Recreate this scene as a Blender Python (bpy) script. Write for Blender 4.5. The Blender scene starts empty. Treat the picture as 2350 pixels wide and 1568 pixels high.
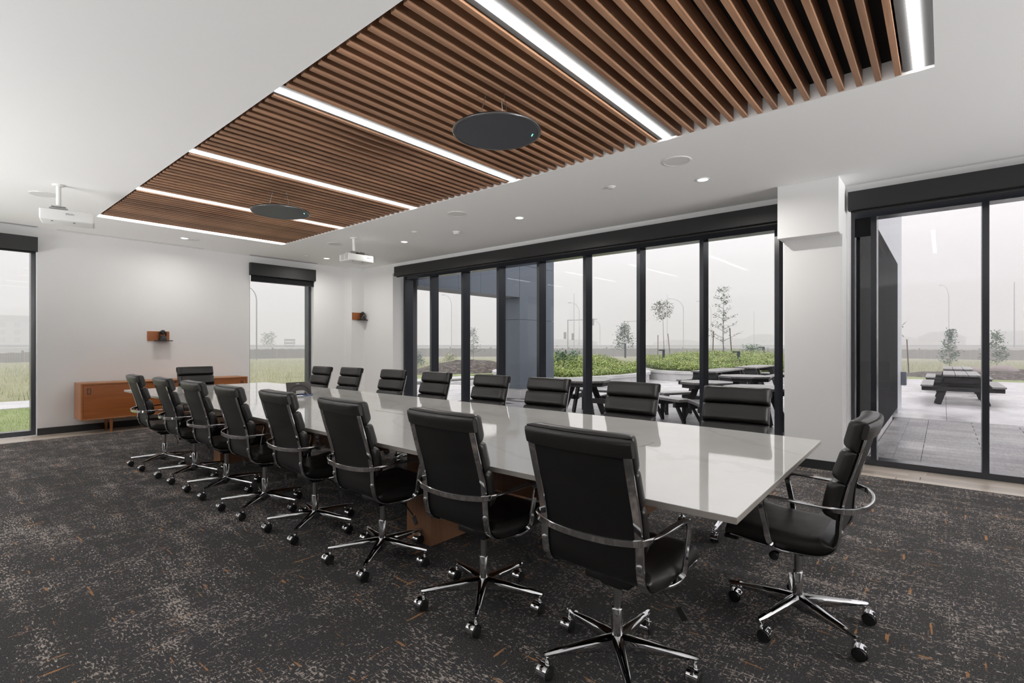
import bpy, bmesh, math, random
from mathutils import Vector, Matrix, noise
R = math.radians
PI = math.pi
S = bpy.context.scene
COL = S.collection

# ------------------------------------------------------------------ camera, sky, exposure
cam_d = bpy.data.cameras.new('camera')
cam = bpy.data.objects.new('camera', cam_d)
COL.objects.link(cam)
cam.location = (0, 0, 1.3)
cam.rotation_euler = (R(90), 0, R(-49.67))
cam_d.sensor_width = 36
cam_d.lens = 36 * 1165.7 / 2350
cam_d.shift_y = -(784 - 793.7) / 2350
cam_d.clip_start = 0.05
cam_d.clip_end = 1500
S.camera = cam

SKY = 1.84
w = bpy.data.worlds.new('overcast')
S.world = w
w.use_nodes = True
bg = w.node_tree.nodes['Background']
bg.inputs['Color'].default_value = (0.985, 0.99, 1.0, 1)
bg.inputs['Strength'].default_value = SKY
S.view_settings.view_transform = 'Standard'
S.view_settings.look = 'None'
S.view_settings.exposure = 0.1
S.view_settings.gamma = 1.0
S.view_settings.use_curve_mapping = False
S.cycles.max_bounces = 12
S.cycles.diffuse_bounces = 5
S.cycles.glossy_bounces = 5
S.cycles.transparent_max_bounces = 16
S.cycles.volume_bounces = 1
S.cycles.caustics_reflective = False
S.cycles.caustics_refractive = False
S.cycles.sample_clamp_indirect = 4.0
STRIP_E = 9.0
DOWN_E = 4.0
DOWN_W = 21.0
# added fill lights, out of view, that brighten the ceiling; no real fixtures
def fill_uplight(name, loc, sx, sy, power, tilt=(0, 0, 0)):
    d_ = bpy.data.lights.new(name, 'AREA'); d_.shape = 'RECTANGLE'; d_.size = sx; d_.size_y = sy
    d_.energy = power; d_.color = (1, .99, .98); d_.spread = R(84)
    o = bpy.data.objects.new(name, d_); COL.objects.link(o); o.location = loc
    o.rotation_euler = (R(180) + tilt[0], tilt[1], tilt[2])
fill_uplight('added_ceiling_fill', (-4.6, .5, .35), 1.4, 6.0, 118, (0, R(44), 0))
fill_uplight('added_ceiling_fill', (-4.6, 6.9, .35), 1.4, 5.4, 260, (0, R(44), 0))
fill_uplight('added_ceiling_fill', (3.4, -3.6, .35), 6.0, 1.6, 15, (R(-26), 0, 0))
fill_uplight('added_ceiling_fill', (3.6, -10.6, .35), 5.0, 1.6, 1320, (R(-45), 0, 0))

# ------------------------------------------------------------------ material helpers
def mat(name, col=(.5, .5, .5), rough=.5, metal=0.0, spec=0.5, emit=None, es=0.0, coat=0.0):
    m = bpy.data.materials.new(name)
    m.use_nodes = True
    b = m.node_tree.nodes['Principled BSDF']
    b.inputs['Base Color'].default_value = (*col, 1)
    b.inputs['Roughness'].default_value = rough
    b.inputs['Metallic'].default_value = metal
    b.inputs['Specular IOR Level'].default_value = spec
    b.inputs['Coat Weight'].default_value = coat
    if emit:
        b.inputs['Emission Color'].default_value = (*emit, 1)
        b.inputs['Emission Strength'].default_value = es
    return m

class N:
    def __init__(s, m):
        s.m = m; s.t = m.node_tree; s.b = s.t.nodes['Principled BSDF']
    def new(s, typ, **kw):
        n = s.t.nodes.new(typ)
        for k, v in kw.items(): setattr(n, k, v)
        return n
    def link(s, a, b): s.t.links.new(a, b)
    def coords(s, scale=(1, 1, 1), kind='Object', rot=(0, 0, 0)):
        tc = s.new('ShaderNodeTexCoord'); mp = s.new('ShaderNodeMapping')
        mp.inputs['Scale'].default_value = scale; mp.inputs['Rotation'].default_value = rot
        if kind == 'World':
            g = s.new('ShaderNodeNewGeometry'); s.link(g.outputs['Position'], mp.inputs['Vector'])
        else:
            s.link(tc.outputs[kind], mp.inputs['Vector'])
        return mp.outputs['Vector']
    def noise(s, vec, scale, detail=3, rough=.5):
        n = s.new('ShaderNodeTexNoise'); n.inputs['Scale'].default_value = scale
        n.inputs['Detail'].default_value = detail; n.inputs['Roughness'].default_value = rough
        s.link(vec, n.inputs['Vector']); return n.outputs['Fac']
    def ramp(s, fac, stops, interp='LINEAR'):
        n = s.new('ShaderNodeValToRGB'); n.color_ramp.interpolation = interp
        e = n.color_ramp.elements
        while len(e) < len(stops): e.new(0.5)
        for k, (p, c) in enumerate(stops):
            e[k].position = p; e[k].color = (*c, 1) if len(c) == 3 else c
        s.link(fac, n.inputs['Fac']); return n.outputs['Color']
    def mix(s, fac, a, b, mode='MIX'):
        n = s.new('ShaderNodeMix', data_type='RGBA', blend_type=mode)
        for sock, v in ((0, fac), (6, a), (7, b)):
            if hasattr(v, 'node'): s.link(v, n.inputs[sock])
            elif sock == 0: n.inputs[0].default_value = v
            else: n.inputs[sock].default_value = (*v, 1)
        return n.outputs[2]
    def math(s, op, a, b=0.0, c=None):
        n = s.new('ShaderNodeMath', operation=op)
        for k, v in enumerate((a, b) if c is None else (a, b, c)):
            if hasattr(v, 'node'): s.link(v, n.inputs[k])
            else: n.inputs[k].default_value = v
        return n.outputs[0]
    def base(s, c): s.link(c, s.b.inputs['Base Color'])
    def rough(s, c): s.link(c, s.b.inputs['Roughness'])
    def bump(s, h, strength=.2, dist=.01):
        n = s.new('ShaderNodeBump'); n.inputs['Strength'].default_value = strength
        n.inputs['Distance'].default_value = dist
        s.link(h, n.inputs['Height']); s.link(n.outputs['Normal'], s.b.inputs['Normal'])

def white3(v): return (v, v, v)

def wood(name, c1, c2, rough=.45, along='X', rand=True, scale=1.0, spec=.5):
    m = mat(name, c1, rough, spec=spec); n = N(m)
    sc = {'X': (1.2, 22, 22), 'Y': (22, 1.2, 22), 'Z': (22, 22, 1.2)}[along]
    v = n.coords(tuple(k * scale for k in sc))
    f = n.noise(v, 1.6, 6, .6)
    c = n.ramp(f, [(.3, c1), (.7, c2)])
    v2 = n.coords(tuple(k * scale * 3 for k in sc)); f2 = n.noise(v2, 3, 3, .6)
    c = n.mix(n.math('MULTIPLY', f2, .35), c, tuple(k * .55 for k in c1))
    if rand:
        oi = n.new('ShaderNodeObjectInfo')
        hs = n.new('ShaderNodeHueSaturation')
        n.link(c, hs.inputs['Color'])
        n.link(n.math('ADD', n.math('MULTIPLY', oi.outputs['Random'], .5), .75), hs.inputs['Value'])
        c = hs.outputs['Color']
    n.base(c); n.bump(f2, .08, .002)
    return m

M = {}
M['wall'] = mat('wall_paint', (.87, .87, .87), .75)
n = N(M['wall']); n.bump(n.noise(n.coords(kind='World'), 90, 3), .04, .002)
M['ceiling'] = mat('ceiling_paint', (.90, .90, .90), .8)
n = N(M['ceiling']); n.bump(n.noise(n.coords(kind='World'), 90, 3), .04, .002)
M['slat'] = wood('walnut_slat', (.26, .13, .072), (.46, .26, .155), .5, 'X')
M['felt'] = mat('black_felt', (.03, .03, .031), .95, spec=.1)
M['teak'] = wood('teak', (.30, .085, .018), (.42, .14, .035), .38, 'X', rand=False)
M['teak_light'] = wood('teak_edge', (.36, .13, .04), (.46, .19, .07), .38, 'X', rand=False)
M['walnut'] = wood('walnut_veneer', (.26, .12, .06), (.38, .19, .10), .4, 'Z', rand=False)
M['oak'] = wood('oak_plank', (.44, .37, .30), (.58, .51, .43), .35, 'X')
M['trim'] = mat('black_baseboard', (.02, .021, .022), .45)
M['frame'] = mat('black_anodised', (.022, .025, .033), .24, 0, spec=.75)
M['shade'] = mat('black_fabric_shade', (.014, .014, .015), .8, spec=.2)
M['cassette'] = mat('black_cassette', (.012, .012, .0125), .5)
M['chrome'] = mat('chrome', (.60, .60, .61), .07, 1.0)
M['brushed'] = mat('brushed_steel', (.42, .42, .42), .3, 1.0)
M['leather'] = mat('black_leather', (.019, .0172, .0162), .36, spec=.5)
n = N(M['leather']); v = n.coords((1, 1, 1))
n.bump(n.noise(v, 160, 3, .6), .10, .0015)
n.rough(n.ramp(n.noise(v, 9, 3), [(.3, white3(.29)), (.7, white3(.42))]))
M['leather_back'] = mat('black_leather_back', (.011, .0105, .0105), .5, spec=.4)
M['plastic'] = mat('black_plastic', (.012, .012, .012), .4)
M['white_plastic'] = mat('white_plastic', (.80, .80, .79), .4)
M['grey_plastic'] = mat('grey_plastic', (.30, .30, .30), .5)
M['led'] = mat('led_diffuser', (.9, .9, .9), .5, emit=(1, .985, .97), es=STRIP_E)
M['down'] = mat('downlight_lens', (.9, .9, .9), .5, emit=(1, .98, .95), es=DOWN_E)
M['green_led'] = mat('green_led', (.1, .5, .4), .5, emit=(.15, 1, .6), es=2.5)
M['disc'] = mat('dark_mesh_fabric', (.042, .045, .056), .5, spec=.5)
n = N(M['disc']); n.bump(n.noise(n.coords(), 300, 1), .15, .002)
M['disc_rim'] = mat('dark_metal_rim', (.14, .14, .145), .28, .9)
M['flange'] = mat('grey_flange', (.14, .14, .14), .6)
M['ink'] = mat('dark_ink', (.03, .03, .035), .6)
M['pale_ink'] = mat('pale_ink', (.55, .55, .55), .6)
M['blue_cable'] = mat('blue_cable', (.03, .09, .35), .5)
M['darkgrey'] = mat('dark_grey_shell', (.055, .05, .048), .45)
M['grille'] = mat('speaker_grille', (.72, .72, .71), .8)

# white quartz top
M['quartz'] = mat('white_quartz', (.74, .74, .70), .045, spec=.5, coat=.2)
n = N(M['quartz']); v = n.coords((1, 1, 1), rot=(0, 0, .5))
wv = n.new('ShaderNodeTexWave'); wv.inputs['Scale'].default_value = .55; wv.inputs['Distortion'].default_value = 9
wv.inputs['Detail'].default_value = 5; wv.inputs['Detail Scale'].default_value = 1.4
n.link(v, wv.inputs['Vector'])
vein = n.ramp(wv.outputs['Fac'], [(0, white3(1)), (.018, white3(0)), (1, white3(0))])
cl = n.ramp(n.noise(v, 2.5, 4), [(.35, (.74, .735, .70)), (.7, (.79, .785, .76))])
n.base(n.mix(n.math('MULTIPLY', vein, .16), cl, (.45, .42, .37)))

CF = .938
# carpet: charcoal loop pile, pale flecks woven along both room axes, a few rust threads
M['carpet'] = mat('carpet', (.03, .03, .03), .95, spec=.1)
n = N(M['carpet'])
vx = n.coords((40, 110, 1), 'World'); vy = n.coords((110, 34, 1), 'World')
fx = n.noise(vx, 1.0, 4, .62); fy = n.noise(vy, 1.0, 4, .62)
big = n.noise(n.coords((1.3, .9, 1), 'World'), 1.3, 4, .6)
bigx = n.noise(n.coords((1.0, 9.0, 1), 'World'), 1.1, 3, .6)
bigy = n.noise(n.coords((9.0, 1.0, 1), 'World'), 1.1, 3, .6)
mid = n.noise(n.coords((7, 5, 1), 'World'), 1.0, 2, .5)
bx = n.math('ADD', n.math('MULTIPLY', big, .20), n.math('MULTIPLY', bigx, .30))
by = n.math('ADD', n.math('MULTIPLY', big, .20), n.math('MULTIPLY', bigy, .34))
ax = n.math('ADD', n.math('ADD', fx, bx), n.math('MULTIPLY', mid, .16))
ay = n.math('ADD', n.math('ADD', fy, by), n.math('MULTIPLY', mid, .16))
fl = n.math('MAXIMUM', ax, ay)
flm = n.ramp(fl, [(.0, white3(0)), (.97, white3(0)), (1.0, white3(1))])
flx = n.new('ShaderNodeMapRange'); flx.inputs['From Min'].default_value = CF; flx.inputs['From Max'].default_value = CF + .035
n.link(fl, flx.inputs['Value'])
pile = n.noise(n.coords((190, 190, 1), 'World'), 1.0, 2, .6)
dark = n.ramp(pile, [(.36, (.018, .018, .018)), (.64, (.095, .092, .088))])
cool = n.mix(n.ramp(big, [(.35, white3(0)), (.65, white3(.6))]), dark, (.060, .059, .066))
light = n.ramp(pile, [(.3, (.20, .17, .15)), (.7, (.62, .54, .48))])
c = n.mix(flx.outputs['Result'], cool, light)
for sc_a, lo in (((34, 4.2, 1), .708), ((4.2, 34, 1), .708)):
    th = n.noise(n.coords(sc_a, 'World'), 1.0, 2, .5)
    fine = n.noise(n.coords((120, 120, 1), 'World'), 1.0, 1)
    s_ = n.math('ADD', th, n.math('MULTIPLY', fine, .10))
    mr = n.new('ShaderNodeMapRange'); mr.inputs['From Min'].default_value = lo + .035; mr.inputs['From Max'].default_value = lo + .065
    n.link(s_, mr.inputs['Value'])
    c = n.mix(n.math('MULTIPLY', mr.outputs['Result'], .85), c, (.44, .22, .095))
n.base(c); n.bump(pile, .5, .004)

# window glass: clear sheet that reflects by Fresnel
def glass(name, tint, ior=1.5):
    m = bpy.data.materials.new(name); m.use_nodes = True
    t = m.node_tree; t.nodes.remove(t.nodes['Principled BSDF'])
    out = t.nodes['Material Output']
    tr = t.nodes.new('ShaderNodeBsdfTransparent'); tr.inputs['Color'].default_value = (*tint, 1)
    gl = t.nodes.new('ShaderNodeBsdfGlossy'); gl.inputs['Roughness'].default_value = 0.0
    gl.inputs['Color'].default_value = (.9, .95, 1, 1)
    fr = t.nodes.new('ShaderNodeFresnel'); fr.inputs['IOR'].default_value = ior
    mx = t.nodes.new('ShaderNodeMixShader')
    ge = t.nodes.new('ShaderNodeNewGeometry')
    inv = t.nodes.new('ShaderNodeMath'); inv.operation = 'SUBTRACT'; inv.inputs[0].default_value = 1.0
    t.links.new(ge.outputs['Backfacing'], inv.inputs[1])
    mu = t.nodes.new('ShaderNodeMath'); mu.operation = 'MULTIPLY'; t.links.new(fr.outputs[0], mu.inputs[0]); t.links.new(inv.outputs[0], mu.inputs[1])
    mu2 = t.nodes.new('ShaderNodeMath'); mu2.operation = 'MULTIPLY'; mu2.inputs[1].default_value = .45; t.links.new(mu.outputs[0], mu2.inputs[0])
    t.links.new(mu2.outputs[0], mx.inputs[0]); t.links.new(tr.outputs[0], mx.inputs[1]); t.links.new(gl.outputs[0], mx.inputs[2])
    t.links.new(mx.outputs[0], out.inputs['Surface'])
    return m
M['glass'] = glass('window_glass', (.985, .972, .985))

# outdoors
M['panel_dark'] = mat('blue_grey_metal_panel', (.12, .145, .178), .35, .2)
M['panel_black'] = mat('black_glossy_panel', (.011, .011, .0125), .6, 0, spec=.04)
M['panel_light'] = mat('light_metal_panel', (.50, .52, .55), .4, .2)
M['soffit'] = mat('grey_soffit', (.30, .30, .31), .7)
M['stucco'] = mat('grey_stucco', (.11, .112, .12), .9)
n = N(M['stucco']); n.bump(n.noise(n.coords(), 60, 4), .6, .01)
M['concrete'] = mat('concrete', (.36, .355, .35), .6)
n = N(M['concrete']); v = n.coords(kind='World')
n.base(n.ramp(n.noise(v, 1.4, 6, .65), [(.3, (.42, .415, .415)), (.7, (.64, .63, .625))]))
n.rough(n.ramp(n.noise(v, .5, 3), [(.4, white3(.22)), (.6, white3(.6))]))
def paver_mat(name, c1, c2):
    m = mat(name, c1, .5); n = N(m); v = n.coords((3, 22, 1), 'World')
    oi = n.new('ShaderNodeObjectInfo')
    c = n.ramp(n.noise(v, 1.6, 5, .65), [(.3, c1), (.7, c2)])
    hs = n.new('ShaderNodeHueSaturation'); n.link(c, hs.inputs['Color'])
    n.link(n.math('ADD', n.math('MULTIPLY', oi.outputs['Random'], .4), .8), hs.inputs['Value'])
    n.base(hs.outputs['Color'])
    n.rough(n.ramp(n.noise(n.coords((.6, .6, 1), 'World'), 1.2, 3), [(.35, white3(.2)), (.65, white3(.55))]))
    return m
M['paver'] = paver_mat('grey_paver', (.20, .197, .20), (.33, .325, .32))
M['gravel_bed'] = mat('joint_sand', (.06, .06, .06), .9)
def ground_mat(name, stops, sc=1.0, fine=12, bump=.5):
    m = mat(name, stops[0][1], .95, spec=.15); n = N(m); v = n.coords(kind='World')
    c = n.ramp(n.noise(v, sc, 8, .7), stops)
    f = n.noise(v, fine, 4, .7)
    n.base(n.mix(n.math('MULTIPLY', f, .5), c, tuple(k * .5 for k in stops[0][1]))); n.bump(f, bump, .05)
    return m
M['meadow'] = ground_mat('rough_meadow', [(.3, (.22, .25, .13)), (.5, (.40, .38, .25)), (.7, (.34, .38, .20))], .35, 6)
M['lawn'] = ground_mat('mown_lawn', [(.3, (.24, .31, .13)), (.5, (.34, .40, .19)), (.7, (.42, .46, .25))], 1.6, 14)
M['mulch'] = ground_mat('dark_mulch', [(.32, (.035, .03, .028)), (.47, (.12, .10, .09)), (.56, (.20, .175, .155)), (.68, (.42, .38, .34))], 5.0, 16, 1.0)
M['soil'] = ground_mat('planting_soil', [(.3, (.05, .06, .03)), (.7, (.10, .13, .05))], 2.0, 9, 1.0)
def leaf_mat(name, stops):
    m = mat(name, stops[0][1], .7, spec=.25); n = N(m)
    g = n.new('ShaderNodeNewGeometry')
    f = n.math('ADD', n.math('MULTIPLY', g.outputs['Random Per Island'], .55),
               n.math('MULTIPLY', n.noise(n.coords(kind='World'), .8, 3), .6))
    n.base(n.ramp(f, stops)); return m
M['leaf_shrub'] = leaf_mat('shrub_leaf', [(.25, (.12, .20, .06)), (.5, (.26, .36, .10)), (.75, (.46, .52, .17)), (.95, (.56, .60, .28))])
M['leaf_lawn'] = leaf_mat('lawn_blade', [(.25, (.20, .27, .11)), (.5, (.33, .40, .18)), (.8, (.46, .50, .28))])
M['leaf_blue'] = leaf_mat('young_conifer_leaf', [(.2, (.03, .07, .05)), (.6, (.06, .12, .09)), (.9, (.12, .18, .13))])
M['leaf_tree'] = leaf_mat('tree_leaf', [(.2, (.03, .05, .02)), (.6, (.07, .10, .04)), (.9, (.12, .14, .07))])
M['leaf_green'] = leaf_mat('green_tree_leaf', [(.2, (.04, .10, .05)), (.6, (.08, .17, .09)), (.9, (.16, .26, .13))])
M['grass'] = leaf_mat('tall_grass', [(.2, (.22, .27, .13)), (.5, (.38, .41, .22)), (.8, (.52, .50, .33)), (.95, (.6, .56, .42))])
M['bark'] = mat('young_bark', (.045, .038, .034), .9)
M['stake'] = mat('wooden_stake', (.10, .055, .04), .9)
M['bollard'] = mat('dark_metal_bollard', (.03, .04, .055), .4, .5)
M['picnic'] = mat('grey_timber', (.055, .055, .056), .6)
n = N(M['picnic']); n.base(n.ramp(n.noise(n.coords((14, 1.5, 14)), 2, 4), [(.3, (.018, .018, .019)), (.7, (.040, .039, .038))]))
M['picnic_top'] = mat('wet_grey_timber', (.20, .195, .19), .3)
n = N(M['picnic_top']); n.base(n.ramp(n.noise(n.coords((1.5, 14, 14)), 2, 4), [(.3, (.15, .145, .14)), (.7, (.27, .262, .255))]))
M['fence'] = mat('weathered_fence', (.075, .05, .045), .9)
n = N(M['fence']); g = n.new('ShaderNodeNewGeometry')
n.base(n.ramp(g.outputs['Random Per Island'], [(0, (.028, .018, .017)), (.8, (.05, .034, .031)), (1, (.12, .09, .085))]))
M['far_wall'] = mat('far_wall', (.30, .30, .32), .9)
M['far_roof'] = mat('far_roof', (.13, .14, .16), .9)
M['far_window'] = mat('far_window', (.05, .06, .08), .2)
M['galv'] = mat('galvanised_steel', (.16, .17, .19), .5, .4)
M['road'] = mat('far_road', (.42, .42, .42), .9)
M['rock'] = mat('boulder', (.32, .27, .26), .9)
n = N(M['rock']); n.bump(n.noise(n.coords(), 5, 5), .6, .05)

# ------------------------------------------------------------------ geometry helpers
def bmnew(): return bmesh.new()
def box(bm, x0, x1, y0, y1, z0, z1, mtx=None, bevel=0.0, seg=1):
    vs = [bm.verts.new(p) for p in ((x0, y0, z0), (x1, y0, z0), (x1, y1, z0), (x0, y1, z0), (x0, y0, z1), (x1, y0, z1), (x1, y1, z1), (x0, y1, z1))]
    fs = [bm.faces.new([vs[i] for i in f]) for f in ((3, 2, 1, 0), (4, 5, 6, 7), (0, 1, 5, 4), (1, 2, 6, 5), (2, 3, 7, 6), (3, 0, 4, 7))]
    if bevel:
        es = list({e for f in fs for e in f.edges})
        r = bmesh.ops.bevel(bm, geom=es, offset=bevel, segments=seg, affect='EDGES', profile=.5)
        vs = list({v for v in r['verts']} | {v for v in vs if v.is_valid})
    if mtx is not None:
        bmesh.ops.transform(bm, matrix=mtx, verts=[v for v in vs if v.is_valid])
    return bm
def lathe(bm, prof, seg=24, mtx=None, cap=True):
    rings = []
    for r, z in prof:
        rings.append([bm.verts.new((r * math.cos(2 * PI * k / seg), r * math.sin(2 * PI * k / seg), z)) for k in range(seg)])
    for a, b in zip(rings, rings[1:]):
        for k in range(seg):
            bm.faces.new((a[k], a[(k + 1) % seg], b[(k + 1) % seg], b[k]))
    if cap:
        bm.faces.new(rings[0][::-1]); bm.faces.new(rings[-1])
    if mtx is not None:
        bmesh.ops.transform(bm, matrix=mtx, verts=[v for r_ in rings for v in r_])
    return bm
def tube(bm, pts, rad, seg=8, cap=True):
    pts = [Vector(p) for p in pts]; rings = []
    up = Vector((0, 0, 1)); prev = None
    for i, p in enumerate(pts):
        t = (pts[min(i + 1, len(pts) - 1)] - pts[max(i - 1, 0)]).normalized()
        if prev is None:
            a = t.cross(up) if abs(t.z) < .95 else t.cross(Vector((1, 0, 0)))
            a.normalize()
        else:
            a = (prev - t * prev.dot(t)).normalized()
        prev = a; b = t.cross(a)
        r = rad[i] if isinstance(rad, (list, tuple)) else rad
        rings.append([bm.verts.new(p + a * (r * math.cos(2 * PI * k / seg)) + b * (r * math.sin(2 * PI * k / seg))) for k in range(seg)])
    for A, B in zip(rings, rings[1:]):
        for k in range(seg):
            bm.faces.new((A[k], A[(k + 1) % seg], B[(k + 1) % seg], B[k]))
    if cap:
        bm.faces.new(rings[0][::-1]); bm.faces.new(rings[-1])
    return bm
def loft(bm, rings, cap=True, closed=True):
    R_ = [[bm.verts.new(p) for p in r] for r in rings]
    m_ = len(R_[0])
    for A, B in zip(R_, R_[1:]):
        for k in range(m_ if closed else m_ - 1):
            bm.faces.new((A[k], A[(k + 1) % m_], B[(k + 1) % m_], B[k]))
    if cap:
        bm.faces.new(R_[0][::-1]); bm.faces.new(R_[-1])
    return bm
def prism(bm, poly, z0, z1):
    a = [bm.verts.new((x, y, z0)) for x, y in poly]; b = [bm.verts.new((x, y, z1)) for x, y in poly]
    k_ = len(poly)
    bm.faces.new(a[::-1]); bm.faces.new(b)
    for k in range(k_): bm.faces.new((a[k], a[(k + 1) % k_], b[(k + 1) % k_], b[k]))
    return bm
def obj(name, bm, m, parent=None, smooth=False, loc=None, rot=None, autos=None):
    bmesh.ops.recalc_face_normals(bm, faces=bm.faces)
    me = bpy.data.meshes.new(name); bm.to_mesh(me); bm.free()
    for mm in (m if isinstance(m, (list, tuple)) else [m]): me.materials.append(mm)
    if smooth:
        me.shade_smooth()
        if autos is not None:
            try: me.set_sharp_from_angle(angle=R(autos))
            except Exception: pass
    o = bpy.data.objects.new(name, me); COL.objects.link(o)
    if parent: o.parent = parent
    if loc: o.location = loc
    if rot: o.rotation_euler = rot
    return o
def inst(name, src, parent=None, loc=None, rot=None, scale=None):
    o = bpy.data.objects.new(name, src.data); COL.objects.link(o)
    if parent: o.parent = parent
    if loc is not None: o.location = loc
    if rot is not None: o.rotation_euler = rot
    if scale is not None: o.scale = scale
    return o
def tag(o, label, cat, group=None, kind=None):
    o['label'] = label; o['category'] = cat
    if group: o['group'] = group
    if kind: o['kind'] = kind
    return o
def struct(o, label=None):
    o['kind'] = 'structure'
    if label: o['label'] = label
    return o
def empty(name, loc=(0, 0, 0), rz=0.0):
    o = bpy.data.objects.new(name, None); COL.objects.link(o)
    o.location = loc; o.rotation_euler = (0, 0, rz); o.empty_display_size = .1
    return o
def tree_copy(root, loc, rz):
    r = root.copy(); COL.objects.link(r); r.location = loc; r.rotation_euler = (0, 0, rz)
    for ch in list(root.children):
        c = ch.copy(); COL.objects.link(c); c.parent = r
        for g in ch.children:
            d = g.copy(); COL.objects.link(d); d.parent = c
    return r
def bx(name, m, x0, x1, y0, y1, z0, z1, parent=None, bevel=0.0):
    return obj(name, box(bmnew(), x0, x1, y0, y1, z0, z1, bevel=bevel), m, parent)
def text(name, body, size, m, parent, loc, rot, depth=.001):
    cu = bpy.data.curves.new(name, 'FONT'); cu.body = body; cu.size = size; cu.extrude = depth
    cu.align_x = 'CENTER'; cu.align_y = 'CENTER'
    t_ = bpy.data.objects.new(name, cu); COL.objects.link(t_); cu.materials.append(m)
    dg_ = bpy.context.evaluated_depsgraph_get(); me = bpy.data.meshes.new_from_object(t_.evaluated_get(dg_))
    bpy.data.objects.remove(t_); bpy.data.curves.remove(cu)
    o = bpy.data.objects.new(name, me); COL.objects.link(o)
    o.parent = parent; o.location = loc; o.rotation_euler = rot
    return o

# ------------------------------------------------------------------ room shell
HC = 3.0
XW, XG = 6.445, 6.86          # inner face of window wall, glass line
YB = 10.0
# floor: light oak planks along the windows, carpet in the middle
fl = struct(bx('floor', M['oak'], -10.6, 6.95, -12.2, 10.25, -.16, -.012))
pl = bx('plank', M['oak'], 0, 1.195, 0, .139, -.012, 0.0, fl, .001)
pl.location = (6.15, -4.0, 0)
def plank_at(x, y, rz, first=[True]):
    if first[0]:
        first[0] = False; pl.location = (x, y, 0); pl.rotation_euler = (0, 0, rz); return
    inst('plank', pl, fl, (x, y, 0), (0, 0, rz))
rnd = random.Random(3)
for i in range(5):
    y = -1.9 - rnd.random() * .6
    while y < 8.3:
        plank_at(6.15 + .14 * (i + 1), y, PI / 2); y += 1.2
for i in range(4):
    x = -10.3 + rnd.random() * .6
    while x < 4.9:
        plank_at(x, 9.45 + .14 * i, 0); x += 1.2
ca = bx('carpet', M['carpet'], -10.4, 6.15, -12.0, 9.45, -.012, .006)
tag(ca, 'charcoal loop carpet with pale woven flecks and rust threads', 'carpet')

# walls
bm = bmnew()
Y2 = YB + .30
box(bm, -10.6, -1.6, YB, Y2, -.16, 3.2)
box(bm, -1.6, 1.156, YB, Y2, 2.80, 3.2)
box(bm, -1.6, 1.156, YB, Y2, -.16, -.005)
box(bm, 1.156, 4.113, YB, Y2, -.16, 3.2)
box(bm, 4.113, 5.395, YB, Y2, 2.80, 3.2)
box(bm, 4.113, 5.395, YB, Y2, -.16, -.005)
box(bm, 5.395, 6.95, YB, Y2, -.16, 3.2)
box(bm, 6.13, 6.445, 9.75, 10.0, 0, 3.0)
struct(obj('wall_back', bm, M['wall']))
bm = bmnew()
box(bm, XW, 6.95, 8.72, 10.3, -.16, 3.2)
box(bm, XW, 6.95, 1.33, 8.72, 2.80, 3.2)
box(bm, XW, 6.95, 1.33, 8.72, -.16, -.005)
box(bm, XW, 6.95, .78, 1.33, -.16, 3.2)
box(bm, XW, 6.95, -3.4, .78, 2.80, 3.2)
box(bm, XW, 6.95, -3.4, .78, -.16, -.005)
box(bm, XW, 6.95, -12.2, -3.4, -.16, 3.2)
struct(obj('wall_right', bm, M['wall']))
struct(bx('wall_left', M['wall'], -10.6, -10.4, -12.2, 10.3, -.16, 3.2))
struct(bx('wall_front', M['wall'], -10.6, 6.95, -12.2, -12.0, -.16, 3.2))
# column between the windows with its wider head
co = struct(bx('column', M['wall'], 6.15, 6.5, .786, 1.322, 0, 2.45))
bx('column_head', M['wall'], 5.98, 6.5, .793, 1.353, 2.44, 3.0, co, .004)
# exterior wall skin
ex = struct(bx('wall_exterior', M['stucco'], 6.95, 7.15, 8.80, 10.29, -.2, 4.6))

# ceiling with the recessed slat field
RX0, RX1, RY0, RY1 = 1.557, 4.027, .04, 8.505
bm = bmnew()
box(bm, -10.6, RX0, -12.2, 10.3, HC, 3.2)
box(bm, RX1, 6.95, -12.2, 10.3, HC, 3.2)
box(bm, RX0, RX1, -12.2, RY0, HC, 3.2)
box(bm, RX0, RX1, RY1, 10.3, HC, 3.2)
ce = struct(obj('ceiling', bm, M['ceiling']))
bx('recess_backing', M['felt'], RX0 - .02, RX1 + .02, RY0 - .02, RY1 + .02, 3.115, 3.2, ce)
bx('roof_slab', M['ceiling'], -10.7, 7.0, -12.3, 10.4, 3.2, 3.35, ce)
strips = [.116, 1.732, 3.388, 5.022, 6.664, 8.430]
sl = bx('slat', M['slat'], 0, RX1 - RX0 - .035, -.0165, .0165, 0, .105, ce, .0012)
first = True
for a, b in zip(strips, strips[1:]):
    cnt = 15 if b < 8 else 17
    for k in range(1, cnt + 1):
        y = a + (b - a) * k / (cnt + 1)
        if first: sl.location = (RX0 + .028, y, 3.004); first = False
        else: inst('slat', sl, ce, (RX0 + .028, y, 3.004))
# linear lights between the slats
ll0 = empty('linear_light', (0, 0, 0))
bx('housing', M['plastic'], RX0 + .004, RX1 - .004, -.022, .022, .018, .07, ll0)
bx('flange', M['flange'], RX0 + .004, RX1 - .004, -.074, .074, .014, .018, ll0, )
bx('diffuser', M['led'], RX0 + .006, RX1 - .006, -.025, .025, .0, .014, ll0)
words_ = ['nearest linear light, at the near end of the slatted ceiling field', 'second linear light from the camera, in the slatted ceiling',
          'linear light just beyond the nearer black ceiling disc', 'linear light just before the farther black ceiling disc',
          'linear light passing behind the farther black ceiling disc', 'farthest linear light, on the back edge of the slatted ceiling']
for k, y in enumerate(strips):
    o = ll0 if k == 0 else tree_copy(ll0, (0, 0, 0), 0)
    o.location = (0, y, 3.002)
    tag(o, 'white ' + words_[k], 'ceiling light', 'linear lights set into the wooden slat ceiling')

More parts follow.
